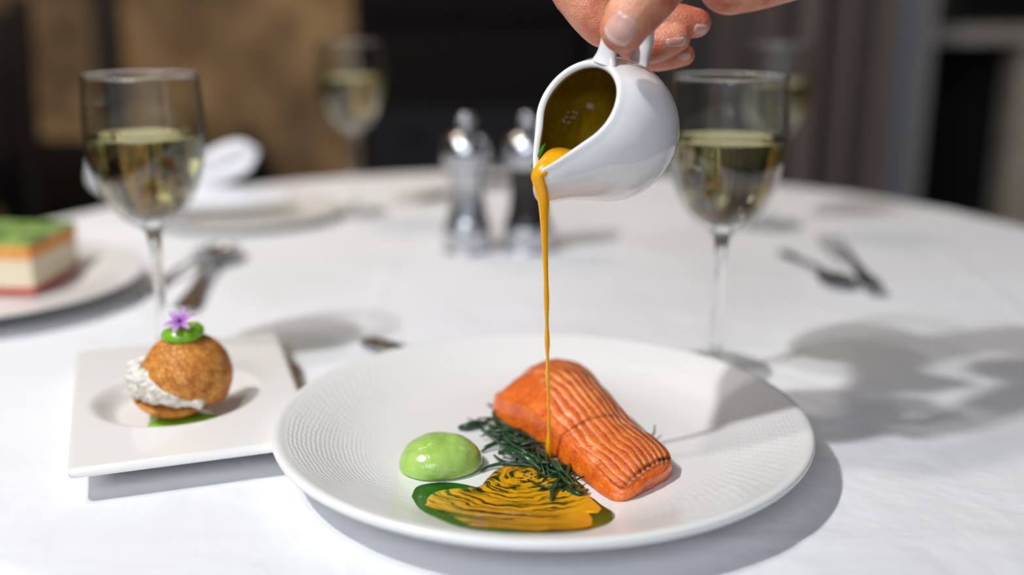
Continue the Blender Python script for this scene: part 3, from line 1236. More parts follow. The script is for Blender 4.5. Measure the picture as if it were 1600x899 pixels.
# middle
chain([(1088, 36, 0.574, 8.0), (1066, 34, 0.576, 9.3), (1035, 30, 0.580, 10.0), (990, 10, 0.590, 10.5), (960, -40, 0.600, 11), (1000, -110, 0.610, 11.5), (1090, -150, 0.615, 14)])
# ring
chain([(1057, 60, 0.572, 7.6), (1040, 65, 0.574, 8.8), (1010, 74, 0.580, 9.2), (975, 55, 0.595, 9.5), (960, 0, 0.612, 10), (1020, -80, 0.622, 11), (1130, -130, 0.625, 14)])
# little
chain([(1069, 86, 0.585, 6.0), (1050, 88, 0.587, 7.0), (1020, 90, 0.592, 7.4), (985, 72, 0.605, 8.0), (990, 20, 0.620, 8.5), (1060, -50, 0.630, 10), (1160, -90, 0.630, 13)])
# back of hand and heel
chain([(1030, -140, 0.600, 14.5), (1150, -170, 0.600, 18), (1290, -170, 0.600, 22), (1400, -190, 0.605, 25)])
chain([(1090, -150, 0.612, 14), (1200, -150, 0.610, 19), (1320, -160, 0.605, 22)])
chain([(1130, -130, 0.620, 14), (1230, -130, 0.615, 19), (1340, -165, 0.605, 22)])
chain([(1160, -90, 0.628, 13), (1190, -75, 0.605, 17), (1260, -85, 0.600, 20), (1360, -150, 0.60, 24)])
chain([(1142, -30, 0.585, 18.5), (1195, -46, 0.585, 20.0), (1270, -76, 0.590, 21.5), (1350, -140, 0.60, 24)])
chain([(1160, -120, 0.555, 19), (1230, -130, 0.570, 21), (1330, -160, 0.595, 24), (1400, -190, 0.605, 26)])
# forearm
chain([(1340, -165, 0.60, 25), (1460, -215, 0.612, 26), (1650, -300, 0.64, 32), (1900, -400, 0.68, 40)])
V, F = join(caps)
me = evaluated(V, F, [('REMESH', dict(mode='VOXEL', voxel_size=0.0011, use_smooth_shade=True)), ('SMOOTH', dict(iterations=5, factor=0.5))])
me.name = 'hand'
me.materials.clear()
me.materials.append(m_skin)
for p in me.polygons:
    p.use_smooth = True
person = bpy.data.objects.new('person', me)
C.objects.link(person)
person.location = Z
tag(person, 'hand pinching the jug handle between thumb and curled fingers, arm out of frame', 'person')
bvh = BVHTree.FromPolygons([v.co.copy() for v in me.vertices], [tuple(p.vertices) for p in me.polygons])

m_nail = mat('fingernail', (0.78, 0.47, 0.38), 0.22, Coat_Weight=0.4)
q = NT(m_nail)
u_, v_, _x = q.uv()
q.color(q.ramp(v_, [(0.0, (0.80, 0.55, 0.48)), (0.15, (0.74, 0.40, 0.33)), (0.80, (0.76, 0.44, 0.36)), (0.90, (0.84, 0.66, 0.58)), (1.0, (0.86, 0.70, 0.62))]))


def nail(cpx, cpy, axis_px, wpx, lpx, nrm=None, off=0.00055):
    """nail laid on the skin; axis_px points to the tip in the photo frame"""
    r0 = ray(cpx, cpy).normalized()
    hit = bvh.ray_cast(CAMP, r0)
    if hit[0] is None:
        return
    dep = (hit[0] - CAMP).dot(FW)
    ax = (RT * axis_px[0] - UP * axis_px[1]).normalized()
    nv_ = hit[1] if nrm is None else nrm
    ax = (ax - nv_ * ax.dot(nv_)).normalized()
    sd = nv_.cross(ax).normalized()
    k = dep / FPX
    V, F, UV = [], [], []
    N = 14
    for j in range(N + 1):
        for i in range(N + 1):
            a, b = i / N * 2 - 1, j / N * 2 - 1
            # squircle to nail shape
            xx = a * math.sqrt(max(0, 1 - 0.42 * b * b))
            yy = b * math.sqrt(max(0, 1 - 0.42 * a * a))
            P = hit[0] + sd * xx * wpx * k / 2 + ax * yy * lpx * k / 2
            h2 = bvh.ray_cast(P + nv_ * 0.008, -nv_, 0.02)
            base = h2[0] if h2[0] is not None else P
            edge = max(abs(a), abs(b)) ** 6
            V.append(base + nv_ * (off * (1 - edge) - 0.0003 * edge + 0.0003 * max(0, b)))
            UV.append((i / N, j / N))
    for j in range(N):
        for i in range(N):
            a = j * (N + 1) + i
            F.append((a, a + 1, a + N + 2, a + N + 1))
    o = mesh_obj('fingernail', V, F, m_nail, person, uvs=UV)
    return o


nail(971, 45, (-0.62, 0.78), 52, 50)
nail(1095, 47, (0.9, 0.25), 20, 24)
nail(1056, 66, (0.97, -0.1), 16, 34)
nail(1069, 88, (0.95, 0.1), 13, 20)

# sleeve (outside the frame)
m_sleeve = mat('dark jacket cloth', (0.02, 0.02, 0.022), 0.8)
pts = [(1620, -288, 0.635, 42), (1700, -322, 0.648, 44), (1900, -405, 0.68, 52), (2200, -520, 0.73, 58)]
W = []
for (a, b, t, r) in pts:
    p = at_depth(a, b, t)
    W.append((p.x, p.y, p.z, r / 1000))
W = spline(W, 8)
V, F = tube([p[:3] for p in W], [p[3] * (1 + 0.03 * math.sin(i * 1.9)) for i, p in enumerate(W)], 28)
mesh_obj('sleeve', V, F, m_sleeve, person)

# ------------------------------------------------------------------ square plate and bun
ZR = 0.0175
cA, cB, cC = on_plane(105, 741, ZR), on_plane(119, 552, ZR), on_plane(431, 520, ZR)
cD = on_plane(497, 690, ZR)
m_sq = mat('ivory porcelain', (0.90, 0.885, 0.86), 0.2, Coat_Weight=0.3)


def sqpt(u, v):     # u 0..1 left to right, v 0..1 front to back
    return (cA * (1 - u) * (1 - v) + cD * u * (1 - v) + cB * (1 - u) * v + cC * u * v)


def inv_sq(p):
    u, v = 0.5, 0.5
    for _ in range(20):
        f = sqpt(u, v) - p
        du = (sqpt(u + 1e-4, v) - sqpt(u, v)) / 1e-4
        dv = (sqpt(u, v + 1e-4) - sqpt(u, v)) / 1e-4
        det = du.x * dv.y - dv.x * du.y
        u -= (f.x * dv.y - dv.x * f.y) / det
        v -= (du.x * f.y - f.x * du.y) / det
    return u, v


N = 90
V, F = [], []
wc = on_plane(277, 622, ZR)
wl, wr_ = on_plane(147, 624, ZR), on_plane(405, 620, ZR)
wa = (wr_ - wl).length / 2
wt, wb = on_plane(277, 577, ZR), on_plane(277, 667, ZR)
wbn = (wt - wb).length / 2
wcen = (wt + wb) / 2
WD = 0.0105


def sqh(x, y, u, v):
    rho = math.sqrt(((x - wcen.x) / wa) ** 2 + ((y - wcen.y) / wbn) ** 2)
    return -WD * (1 - sm(0.70, 1.03, rho))


c0 = sqpt(0.5, 0.5)
for layer in (0, 1):
    for j in range(N + 1):
        for i in range(N + 1):
            a, b = i / N * 2 - 1, j / N * 2 - 1
            # rounded corners
            cr = 0.06
            ex, ey = max(0, abs(a) - (1 - cr)), max(0, abs(b) - (1 - cr))
            L = math.hypot(ex, ey)
            if L > cr:
                s = cr / L
                a = math.copysign((1 - cr) + ex * s, a)
                b = math.copysign((1 - cr) + ey * s, b)
            p = sqpt((a + 1) / 2, (b + 1) / 2)
            edge = max(abs(a), abs(b))
            if layer == 0:
                z = ZR + sqh(p.x, p.y, a, b) - 0.0012 * sm(0.975, 1.0, edge)
            else:
                t_ = sm(0.55, 0.72, edge)
                z = 0.0 + (ZR - 0.0042) * (0.10 * t_ + 0.90 * sm(0.62, 1.0, edge) ** 0.9)
                z = min(z, ZR + sqh(p.x, p.y, a, b) - 0.003)
            V.append((p.x, p.y, z))
st_ = (N + 1) ** 2
for j in range(N):
    for i in range(N):
        a = j * (N + 1) + i
        F.append((a, a + 1, a + N + 2, a + N + 1))
        F.append((st_ + a, st_ + a + N + 1, st_ + a + N + 2, st_ + a + 1))
bd = [i for i in range(N)] + [j * (N + 1) + N for j in range(N)] + [N * (N + 1) + i for i in range(N, 0, -1)] + [j * (N + 1) for j in range(N, 0, -1)]
for a, b in zip(bd, bd[1:] + bd[:1]):
    F.append((a, st_ + a, st_ + b, b))
sq = mesh_obj('square_plate', V, F, m_sq, loc=(0, 0, T + PZ))
tag(sq, 'white square plate with an oval well under the filled bun', 'plate')
WZ = ZR - WD + PZ

# green puree under the bun
bc = on_plane(286, 655, WZ)
bc = Vector((bc.x + 0.0015, bc.y + 0.005, WZ))
m_gp = mat('bright green puree', (0.20, 0.50, 0.02), 0.2, Coat_Weight=0.4)
V, F = [], []
for j, (rf, h) in enumerate(((1.0, 0.0), (1.0, 0.0010), (0.94, 0.0020), (0.6, 0.0024), (0.0, 0.0024))):
    for i in range(48):
        a = 2 * PI * i / 48
        r = 0.0180 * rf * (1 + 0.10 * math.sin(a * 3 + 1) + 0.07 * math.sin(a * 7))
        V.append((r * math.cos(a) * 1.05, r * math.sin(a) * 0.95, h))
for j in range(4):
    for i in range(48):
        k = (i + 1) % 48
        F.append((j * 48 + i, j * 48 + k, (j + 1) * 48 + k, (j + 1) * 48 + i))
gp = mesh_obj('green_puree', V, F, m_gp, loc=Z + bc + Vector((-0.003, -0.0065, 0.0001)))
tag(gp, 'smear of bright green puree under the bun in the square plate', 'puree')

m_bun = mat('golden crust', (0.52, 0.20, 0.045), 0.5)
q = NT(m_bun)
nb = q.noise(150, 5, 0.65)
vb = q.n('TexVoronoi', feature='DISTANCE_TO_EDGE')
vb.inputs['Scale'].default_value = 330
q.l(q.tc.outputs['Object'], vb.inputs['Vector'])
cb = q.ramp(nb, [(0.30, (0.42, 0.11, 0.010)), (0.5, (0.74, 0.27, 0.035)), (0.72, (0.92, 0.50, 0.13))])
crack = q.n('MapRange')
crack.inputs['From Max'].default_value = 0.09
q.l(vb.outputs['Distance'], crack.inputs['Value'])
cb2 = q.mix(q.math('MULTIPLY', q.math('SUBTRACT', 1.0, crack.outputs[0]), 0.35), cb, (0.24, 0.075, 0.012))
q.color(cb2)
q.bump(q.math('ADD', q.math('MULTIPLY', crack.outputs[0], 0.8), q.math('MULTIPLY', nb, 1.6)), 0.7, 0.0009)

RB = 0.0262
bun = empty('filled_bun', Z + bc + Vector((0, 0, 0.0018)))
tag(bun, 'round golden bun split open with white crab filling on the square plate', 'bun')


def cut_sphere(center, R_, sc, planes, flatz):
    bm = bmesh.new()
    bmesh.ops.create_uvsphere(bm, u_segments=72, v_segments=48, radius=R_)
    for v in bm.verts:
        d = v.co.normalized()
        v.co *= 1 + 0.018 * noise.noise(d * 3.1) + 0.008 * noise.noise(d * 9)
        v.co.x *= sc[0]
        v.co.y *= sc[1]
        v.co.z *= sc[2]
        v.co += Vector(center)
        v.co.z = max(v.co.z, flatz)
    for co, no in planes:
        g = bmesh.ops.bisect_plane(bm, geom=bm.verts[:] + bm.edges[:] + bm.faces[:], plane_co=co, plane_no=no, clear_outer=True)
        ed = [e for e in g['geom_cut'] if isinstance(e, bmesh.types.BMEdge)]
        bmesh.ops.holes_fill(bm, edges=ed)
    V = [v.co.copy() for v in bm.verts]
    bm.verts.index_update()
    F = [tuple(v.index for v in f.verts) for f in bm.faces]
    bm.free()
    return V, F


CZ = 0.0245
hinge = Vector((0.019, 0, CZ - 0.0112))
V, F = cut_sphere((0.002, 0, CZ + 0.0005), RB, (1, 1, 0.97), [(hinge, Vector((-0.48, 0.08, -0.87)).normalized())], 0)
V2, F2 = cut_sphere((0.0025, 0.003, CZ), RB, (0.985, 1, 0.97), [], 0)
o = mesh_obj('upper_crust', V, F, m_bun, bun)
for p in o.data.polygons:
    if len(p.vertices) > 10:
        p.use_smooth = False
V, F = cut_sphere((-0.0060, -0.0022, CZ - 0.001), RB * 1.0, (1.03, 1, 0.93), [(hinge + Vector((0, 0, 0.0004)), Vector((0.02, -0.22, 0.97)).normalized())], 0)
o = mesh_obj('lower_crust', V, F, m_bun, bun)
for p in o.data.polygons:
    if len(p.vertices) > 10:
        p.use_smooth = False
m_crab = mat('white crab meat', (0.80, 0.74, 0.66), 0.45, Subsurface_Weight=0.1)
q = NT(m_crab)
q.color(q.ramp(q.noise(140, 3), [(0.3, (0.90, 0.87, 0.80)), (0.62, (0.88, 0.78, 0.64)), (0.8, (0.92, 0.89, 0.84))]))
q.bump(q.noise(420, 3), 0.5, 0.0006)
fl = []
for i in range(700):
    x = random.uniform(-0.0268, 0.015)
    f = (0.019 - x) / 0.050
    if f < 0.10:
        continue
    zlo = CZ - 0.0112 + 0.0012 + 0.0010 * f
    zhi = CZ - 0.0115 + 0.53 * (0.019 - x) - 0.001
    z = random.uniform(zlo, max(zhi, zlo + 0.001))
    lim = RB ** 2 - (min(0, x + 0.0042)) ** 2 - (z - CZ) ** 2
    if lim <= 0:
        continue
    ym = math.sqrt(lim) * 0.93
    y = random.uniform(-ym, ym * 0.2)
    if random.random() < 0.62:
        y = -ym * random.uniform(0.82, 0.96)
    r = random.choice((0.0008, 0.0011, 0.0015, 0.0024))
    z -= 0.0004
    bm = bmesh.new()
    bmesh.ops.create_icosphere(bm, subdivisions=2, radius=r)
    off = random.uniform(0, 50)
    st3 = Vector((random.uniform(0.8, 2.4), random.uniform(0.8, 1.3), random.uniform(0.7, 1.5)))
    V = [v.co * st3 * (1 + 0.5 * noise.noise(v.co * 700 + Vector((off, 0, 0)))) + Vector((x, y, z)) for v in bm.verts]
    bm.verts.index_update()
    F = [tuple(v.index for v in f_.verts) for f_ in bm.faces]
    bm.free()
    fl.append((V, F))
V, F = join(fl)
mesh_obj('crab_filling', V, F, m_crab, bun)
# green cream on top
V, F = [], []
prof_ = [(0.0, -0.0028), (0.0085, -0.0028), (0.0118, -0.001), (0.0124, 0.0012), (0.0112, 0.0036), (0.0085, 0.0052), (0.0055, 0.0050), (0.003, 0.0056), (0.0, 0.0062)]
V, F = lathe([(r, z) for r, z in spline(prof_, 3)], 40)
V = [(x, y, z + 0.0010 * (x / 0.012) + 0.0006 * math.sin(math.atan2(y, x) * 2)) for x, y, z in V]
gc = mesh_obj('green_cream', V, F, m_gp, bun, loc=(0.0015, -0.0015, CZ + RB - 0.0010))
# star flower
m_pet = mat('violet petal', (0.42, 0.15, 0.52), 0.5, Subsurface_Weight=0.1)
q = NT(m_pet)
u_, v_, _x = q.uv()
q.color(q.ramp(v_, [(0.0, (0.22, 0.04, 0.30)), (0.4, (0.46, 0.14, 0.55)), (1.0, (0.66, 0.42, 0.70))]))
fo = empty('chive_flower', bun.location + Vector((0.0025, -0.0075, CZ + RB + 0.0088)))
fo.rotation_euler = (math.radians(38), math.radians(-8), 0)
tag(fo, 'small violet six-petalled star flower on the green cream of the bun', 'flower')
for k in range(6):
    a = 2 * PI * k / 6 + 0.25
    V, F, UV = [], [], []
    L = 0.0098
    for j in range(9):
        f = j / 8
        ww = 0.0019 * math.sin(PI * min(1, f * 0.90 + 0.08)) ** 0.9
        for i in range(5):
            s = i / 2 - 1
            xl = f * L
            V.append(Vector((math.cos(a) * xl - math.sin(a) * s * ww, math.sin(a) * xl + math.cos(a) * s * ww, 0.0006 * abs(s) + 0.0016 * math.sin(f * 2.2))))
            UV.append((i / 4, f))
    for j in range(8):
        for i in range(4):
            b = j * 5 + i
            F.append((b, b + 1, b + 6, b + 5))
    o = mesh_obj('petal', V, F, m_pet, fo, uvs=UV)
    o.modifiers.new('s', 'SOLIDIFY').thickness = 0.0003
V, F = lathe([(0, -0.0016), (0.0011, -0.0012), (0.0013, 0.001), (0.0006, 0.0028), (0, 0.0030)], 14)
mesh_obj('flower_centre', V, F, mat('dark violet', (0.14, 0.03, 0.16), 0.5), fo)

# ------------------------------------------------------------------ wine glasses
foot_o = [(0.0385, 0.0011), (0.0375, 0.0018), (0.030, 0.0026), (0.018, 0.0040), (0.009, 0.0065), (0.0052, 0.0110)]
stem_o = [(0.0052, 0.0110), (0.0041, 0.018), (0.0036, 0.034), (0.0035, 0.055), (0.0038, 0.075), (0.0046, 0.088), (0.0062, 0.0950)]
bowl_o = [(0.0062, 0.0950), (0.0120, 0.0990), (0.0205, 0.1055), (0.0280, 0.1155), (0.0340, 0.1290), (0.0378, 0.1450), (0.0394, 0.1600), (0.0393, 0.1730), (0.0384, 0.1860), (0.0374, 0.1990)]
bowl_i = [(0.0363, 0.1990), (0.0372, 0.1860), (0.0381, 0.1730), (0.0382, 0.1600), (0.0366, 0.1450), (0.0328, 0.1300), (0.0268, 0.1178), (0.0190, 0.1085), (0.0100, 0.1032), (0.0, 0.1018)]


def make_glass(fill):
    g = empty('wine_glass')
    fb = [(0.0, 0.0002), (0.037, 0.0002), (0.0383, 0.0004)] + foot_o
    raw_mesh('foot', *lathe(fb, 72), M['thin'], g)
    raw_mesh('stem', *lathe([(0, 0.0105)] + spline(stem_o, 5) + [(0.0085, 0.0975), (0.0075, 0.0995), (0.004, 0.1006), (0, 0.1010)], 48), M['glass'], g)
    rr_m = [(0.0369 + 0.0012 * math.cos(2 * PI * k / 10), 0.1995 + 0.0012 * math.sin(2 * PI * k / 10)) for k in range(10)]
    raw_mesh('rim', *lathe(rr_m, 96, closed=True), M['glass'], g)
    rim = [(0.0374, 0.1990), (0.0373, 0.1997), (0.0369, 0.2000), (0.0365, 0.1997)]
    full = spline(bowl_o, 5)[:-1] + rim + spline(bowl_i, 5)
    full[-1] = (0, full[-1][1])
    raw_mesh('bowl', *lathe([(max(r, 0), z) for r, z in full], 96), M['thin'], g)
    # wine: reaches a little into the glass wall so that light refracts once
    ins = [(r, z) for r, z in spline(bowl_i, 8) if z <= fill]
    ins = ins[::-1]
    k = -0.00008
    wp = [(0, ins[0][1] - k)] + [(r + k, z - k * 0.4) for r, z in ins[1:]] + [(ins[-1][0] + k, fill), (ins[-1][0] - 0.0006, fill - 0.0004), (ins[-1][0] - 0.002, fill - 0.0008), (0, fill - 0.0008)]
    raw_mesh('wine', *lathe(wp, 96), M['wine'], g)
    return g


GL = [((-0.246, 0.719), 'wine glass of white wine standing behind the bun on the square plate'),
      ((0.1412, 0.7028), 'wine glass of white wine behind the right rim of the salmon plate'),
      ((-0.187, 1.262), 'wine glass of white wine at the far side, left of the pepper mills'),
      ((0.290, 1.19), 'blurred wine glass of white wine farthest right, behind the nearer right glass')]
g0 = make_glass(0.1605)
for i, ((x, y), lb) in enumerate(GL):
    g = g0 if i == 0 else copy_tree(g0)
    g.location = (x, y, T + 0.0016)
    g.rotation_euler = (0, 0, i * 0.7)
    tag(g, lb, 'wine glass', 'glasses of white wine on the table')

# ------------------------------------------------------------------ mills
def make_mill(m_body):
    g = empty('pepper_mill')
    seg = lambda pr: lathe(spline(pr, 4), 48)
    V, F = seg([(0, 0), (0.0245, 0), (0.0250, 0.003), (0.0250, 0.020), (0.0240, 0.024), (0.0225, 0.0255), (0, 0.0256)])
    mesh_obj('base', V, F, M['steel'], g)
    V, F = seg([(0, 0.0256), (0.0215, 0.0256), (0.0205, 0.035), (0.0185, 0.050), (0.0180, 0.065), (0.0190, 0.078), (0.0185, 0.084), (0, 0.0842)])
    mesh_obj('body', V, F, m_body, g)
    V, F = seg([(0, 0.0842), (0.0195, 0.0842), (0.0235, 0.088), (0.0250, 0.096), (0.0245, 0.104), (0.0210, 0.113), (0.0140, 0.119), (0.006, 0.1215), (0, 0.122)])
    mesh_obj('cap', V, F, M['steel'], g)
    V, F = seg([(0, 0.121), (0.0045, 0.122), (0.0042, 0.125), (0.0070, 0.128), (0.0085, 0.1325), (0.0070, 0.137), (0.003, 0.139), (0, 0.1393)])
    mesh_obj('finial', V, F, M['steel'], g)
    return g


ma = make_mill(M['steel'])
pa = on_plane(731, 392)
ma.location = (pa.x, pa.y, T + 0.0016)
ma.name = 'salt_mill'
tag(ma, 'polished steel mill, all silver, left of the darker one', 'mill')
mb = make_mill(M['dark_mill'])
pb = on_plane(824, 391)
mb.location = (pb.x, pb.y, T + 0.0016)
tag(mb, 'mill with a dark body and silver cap right of the all-silver one', 'mill')

# ------------------------------------------------------------------ cutlery
def strap(stations, n_side=9):
    """stations: (y, half width, z centre, dish depth, thickness) -> curved metal strip"""
    V, F = [], []
    m_ = len(stations)
    for top in (1, 0):
        for (y, hw_, z, dish, th) in stations:
            for i in range(n_side):
                s = i / (n_side - 1) * 2 - 1
                V.append((s * hw_, y, z - dish * (1 - s * s) + (th / 2 if top else -th / 2) * (1 - 0.6 * s ** 4)))
    o = m_ * n_side
    for j in range(m_ - 1):
        for i in range(n_side - 1):
            a = j * n_side + i
            F.append((a, a + 1, a + n_side + 1, a + n_side))
            F.append((o + a, o + a + n_side, o + a + n_side + 1, o + a + 1))
        for i in (0, n_side - 1):
            a = j * n_side + i
            F.append((a, a + n_side, o + a + n_side, o + a))
    for j in (0, m_ - 1):
        for i in range(n_side - 1):
            a = j * n_side + i
            F.append((a, a + 1, o + a + 1, o + a))
    return V, F


HANDLE = [(0.0, 0.0035, 0.0016, 0, 0.0016), (0.003, 0.0080, 0.0018, 0, 0.002), (0.02, 0.0092, 0.0024, 0, 0.0024), (0.05, 0.0060, 0.0038, 0, 0.0026), (0.09, 0.0036, 0.0075, 0, 0.0032), (0.118, 0.0034, 0.0085, 0, 0.0032), (0.128, 0.0045, 0.0078, 0, 0.0028)]


def make_spoon(sc=1.0):
    g = empty('spoon')
    V, F = strap(spline(HANDLE, 4))
    mesh_obj('handle', V, F, M['steel'], g)
    st2 = [(0.128, 0.0045, 0.0078, 0.0000, 0.0026), (0.134, 0.0110, 0.0078, 0.0018, 0.0018), (0.146, 0.0185, 0.0080, 0.0052, 0.0014), (0.160, 0.0205, 0.0080, 0.0066, 0.0014), (0.174, 0.0180, 0.0078, 0.0056, 0.0014), (0.184, 0.0105, 0.0074, 0.0026, 0.0014), (0.189, 0.0030, 0.0072, 0.0002, 0.0012)]
    V, F = strap(spline(st2, 4), 13)
    mesh_obj('bowl', V, F, M['steel'], g)
    g.scale = (sc, sc, sc)
    return g


def make_fork(sc=1.0):
    g = empty('fork')
    V, F = strap(spline(HANDLE, 4))
    mesh_obj('handle', V, F, M['steel'], g)
    st2 = [(0.128, 0.0045, 0.0078, 0, 0.0026), (0.135, 0.0100, 0.0068, 0.0008, 0.002), (0.146, 0.0122, 0.0050, 0.0012, 0.0018), (0.152, 0.0122, 0.0046, 0.0010, 0.0018)]
    V, F = strap(spline(st2, 4))
    mesh_obj('neck', V, F, M['steel'], g)
    for i in range(4):
        cx = -0.0103 + 0.00687 * i
        pth = [(cx, 0.150, 0.0042), (cx, 0.165, 0.0036), (cx, 0.182, 0.0052), (cx * 0.97, 0.196, 0.0100)]
        V, F = tube(spline(pth, 4), [0.0017] * 9 + [0.0014, 0.0012, 0.0009, 0.0006], 8, 0.7, (0, 0, 1))
        mesh_obj('tine', V, F, M['steel'], g)
    g.scale = (sc, sc, sc)
    return g


def make_knife():
    g = empty('knife')
    V, F = strap(spline([(0.0, 0.004, 0.0030, 0, 0.003), (0.004, 0.0085, 0.0030, 0, 0.0045), (0.04, 0.0085, 0.0030, 0, 0.005), (0.09, 0.0060, 0.0030, 0, 0.0045)], 5))
    mesh_obj('handle', V, F, M['steel'], g)
    V, F = strap(spline([(0.09, 0.0060, 0.0030, 0, 0.0030), (0.10, 0.0085, 0.0030, 0, 0.0014), (0.16, 0.0090, 0.0030, 0, 0.0012), (0.19, 0.0065, 0.0030, 0, 0.0012), (0.205, 0.0015, 0.0030, 0, 0.001)], 5))
    mesh_obj('blade', V, F, M['steel'], g)
    return g


def lay(g, a, b, label, cat, z=0.0016, tilt=0.0):
    """a: handle-end point, b: point towards the working end"""
    d = Vector((b.x - a.x, b.y - a.y))
    g.location = (a.x, a.y, T + z)
    g.rotation_euler = (tilt, 0, math.atan2(d.y, d.x) - PI / 2)
    tag(g, label, cat, 'cutlery on the tablecloth')


lay(make_spoon(0.80), on_plane(1222, 397), on_plane(1312, 452), 'teaspoon crossed under the fork at the right of the table', 'spoon')
lay(make_fork(1.0), on_plane(1366, 468), on_plane(1278, 372), 'fork with its tines pointing away at the right of the table', 'fork', z=0.0085, tilt=-0.02)
lay(make_spoon(1.15), on_plane(288, 492), on_plane(352, 392), 'dessert spoon behind the bun, its dark bowl catching a warm glint', 'spoon')
lay(make_fork(0.85), on_plane(222, 466), on_plane(330, 405), 'fork lying behind the stem of the left wine glass', 'fork', z=0.0016)
lay(make_knife(), on_plane(573, 541), on_plane(770, 600), 'knife whose bright end peeps out behind the salmon plate', 'knife')
lay(make_fork(0.72), on_plane(451, 574), on_plane(478, 640), 'fork handle showing between the square plate and the large plate', 'fork', z=0.0014)
lay(make_spoon(1.0), on_plane(655, 318), on_plane(700, 308), 'far blurred spoon left of the silver mill', 'spoon')

# ------------------------------------------------------------------ dessert plate and cake
m_dp = mat('grey white plate', (0.78, 0.76, 0.74), 0.25)
pr2 = [(0, 0.004), (0.06, 0.004), (0.082, 0.0055), (0.092, 0.0100), (0.115, 0.0150), (0.133, 0.0180), (0.1355, 0.0172), (0.134, 0.0155), (0.113, 0.0112), (0.092, 0.0050), (0.084, 0.0), (0.078, 0.0), (0.076, 0.0015), (0, 0.0015)]
V, F = lathe([(max(r, 0), z) for r, z in spline(pr2, 4)][:-1] + [(0, 0.0015)], 96)
dpl = mesh_obj('dessert_plate', V, F, m_dp, loc=(-0.457, 0.885, T + 0.0026))
tag(dpl, 'round plate cut by the left edge, under the layered cake', 'plate')
ck = empty('layer_cake', (-0.441, 0.915, T + 0.0026 + 0.0062))
tag(ck, 'square layered cake, red base, cream middle and green top, at the left edge', 'cake')
m_red = mat('red jelly base', (0.55, 0.035, 0.012), 0.3)
m_cream = mat('pale cream layer', (0.80, 0.70, 0.50), 0.5)
m_or = mat('orange sponge layer', (0.78, 0.33, 0.04), 0.6)
q = NT(m_or)
q.color(q.ramp(q.noise(120, 3), [(0.4, (0.80, 0.42, 0.10)), (0.62, (0.74, 0.20, 0.02))]))
m_gt = mat('green glazed top', (0.22, 0.42, 0.10), 0.25)
q = NT(m_gt)
q.color(q.ramp(q.noise(55, 3), [(0.38, (0.06, 0.20, 0.06)), (0.55, (0.30, 0.48, 0.12)), (0.75, (0.50, 0.60, 0.22))]))


def slab(name, z0, z1, m, ex=0.0):
    N_ = 14
    V, F = [], []
    hx, hy = 0.040 + ex, 0.043 + ex
    lp = []
    for i in range(N_):
        lp.append((-hx + 2 * hx * i / N_, -hy))
    for i in range(N_):
        lp.append((hx, -hy + 2 * hy * i / N_))
    for i in range(N_):
        lp.append((hx - 2 * hx * i / N_, hy))
    for i in range(N_):
        lp.append((-hx, hy - 2 * hy * i / N_))
    for z in (z0, z0 + (z1 - z0) * 0.5, z1):
        for (x, y) in lp:
            n_ = 1 + 0.02 * noise.noise(Vector((x * 60, y * 60, z * 90)))
            V.append((x * n_, y * n_, z + 0.0006 * noise.noise(Vector((x * 80, y * 80, 3)))))
    L = len(lp)
    for r in range(2):
        for i in range(L):
            F.append((r * L + i, r * L + (i + 1) % L, (r + 1) * L + (i + 1) % L, (r + 1) * L + i))
    F.append(tuple(range(L)))
    F.append(tuple(2 * L + i for i in range(L)))
    return mesh_obj(name, V, F, m, ck, smooth=False)


slab('jelly_base', 0.0, 0.0055, m_red, 0.0008)
slab('cream_layer', 0.0055, 0.0300, m_cream)
slab('sponge_layer', 0.0300, 0.0420, m_or, 0.0003)
slab('green_glaze', 0.0420, 0.0455, m_gt, 0.0006)
ck.rotation_euler = (0, 0, math.radians(-3))

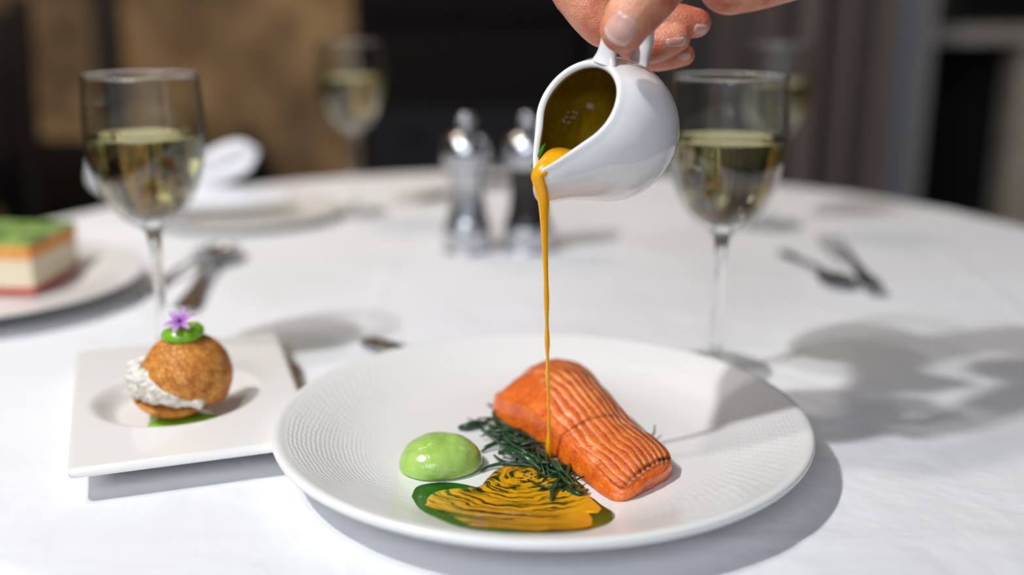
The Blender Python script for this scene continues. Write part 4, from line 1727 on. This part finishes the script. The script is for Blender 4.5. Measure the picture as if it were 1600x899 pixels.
# ------------------------------------------------------------------ napkin with its plate, behind the left glass
m_nap = mat('white napkin', (0.84, 0.84, 0.87), 0.8)
q = NT(m_nap)
q.bump(q.noise(700, 2), 0.3, 0.0005)
bp = on_plane(350, 352)
V, F = lathe([(max(r, 0) * 0.86, z * 0.5) for r, z in spline(pr2, 4)][:-1] + [(0, 0.0014)], 72)
np_ = mesh_obj('side_plate', V, F, M['porcelain'], loc=(bp.x + 0.012, bp.y + 0.045, T + 0.0020))
tag(np_, 'white side plate under the folded napkin behind the left wine glass', 'plate')
nk = empty('folded_napkin', (bp.x - 0.035, bp.y + 0.03, T + 0.0085))
tag(nk, 'white napkin folded into two upright petals behind the left wine glass', 'napkin')


def petal_sheet(base, tip, width, bulge, name):
    V, F = [], []
    b, t = Vector(base), Vector(tip)
    b.z = max(b.z, 0.012)
    ax = t - b
    side = Vector((-ax.z, 0, ax.x)).normalized() if True else Vector((1, 0, 0))
    nrm = ax.cross(side).normalized()
    NJ, NI = 16, 12
    for j in range(NJ + 1):
        f = j / NJ
        ww = width * (0.55 + 0.75 * f) * math.sqrt(max(0.0, 1 - max(0, (f - 0.62) / 0.38) ** 2.4) + 1e-4)
        for i in range(NI + 1):
            s = i / NI * 2 - 1
            V.append(b + ax * f + side * s * ww + nrm * (bulge * (1 - s * s) * math.sin(PI * min(1, f + 0.1))) + Vector((0, 0.004 * math.sin(s * 5 + f * 3), 0)))
    for j in range(NJ):
        for i in range(NI):
            a = j * (NI + 1) + i
            F.append((a, a + 1, a + NI + 2, a + NI + 1))
    o = mesh_obj(name, V, F, m_nap, nk)
    o.modifiers.new('s', 'SOLIDIFY').thickness = 0.004
    subsurf(o, 1)
    return o


def lp_(px, py):
    r = ray(px, py)
    p = CAMP + r * ((bp.y + 0.03) / r.y)
    return p + Z - Vector(nk.location)


petal_sheet(lp_(215, 338), lp_(402, 232), 0.021, 0.012, 'petal_fold')
petal_sheet(lp_(232, 350), lp_(141, 252), 0.025, 0.012, 'petal_fold')
# rolled body of the napkin
pth = [lp_(185, 352), lp_(230, 343), lp_(300, 335), lp_(390, 338), lp_(455, 345)]
pth = [Vector((p.x, p.y - 0.012 * math.sin(i), max(p.z, 0.018))) for i, p in enumerate(pth)]
W = spline([tuple(p) for p in pth], 6)
V, F = tube(W, [0.012 + 0.016 * math.sin(PI * i / (len(W) - 1)) for i in range(len(W))], 18, 0.55, (0, 0, 1))
o = mesh_obj('rolled_fold', V, F, m_nap, nk)
subsurf(o, 1)
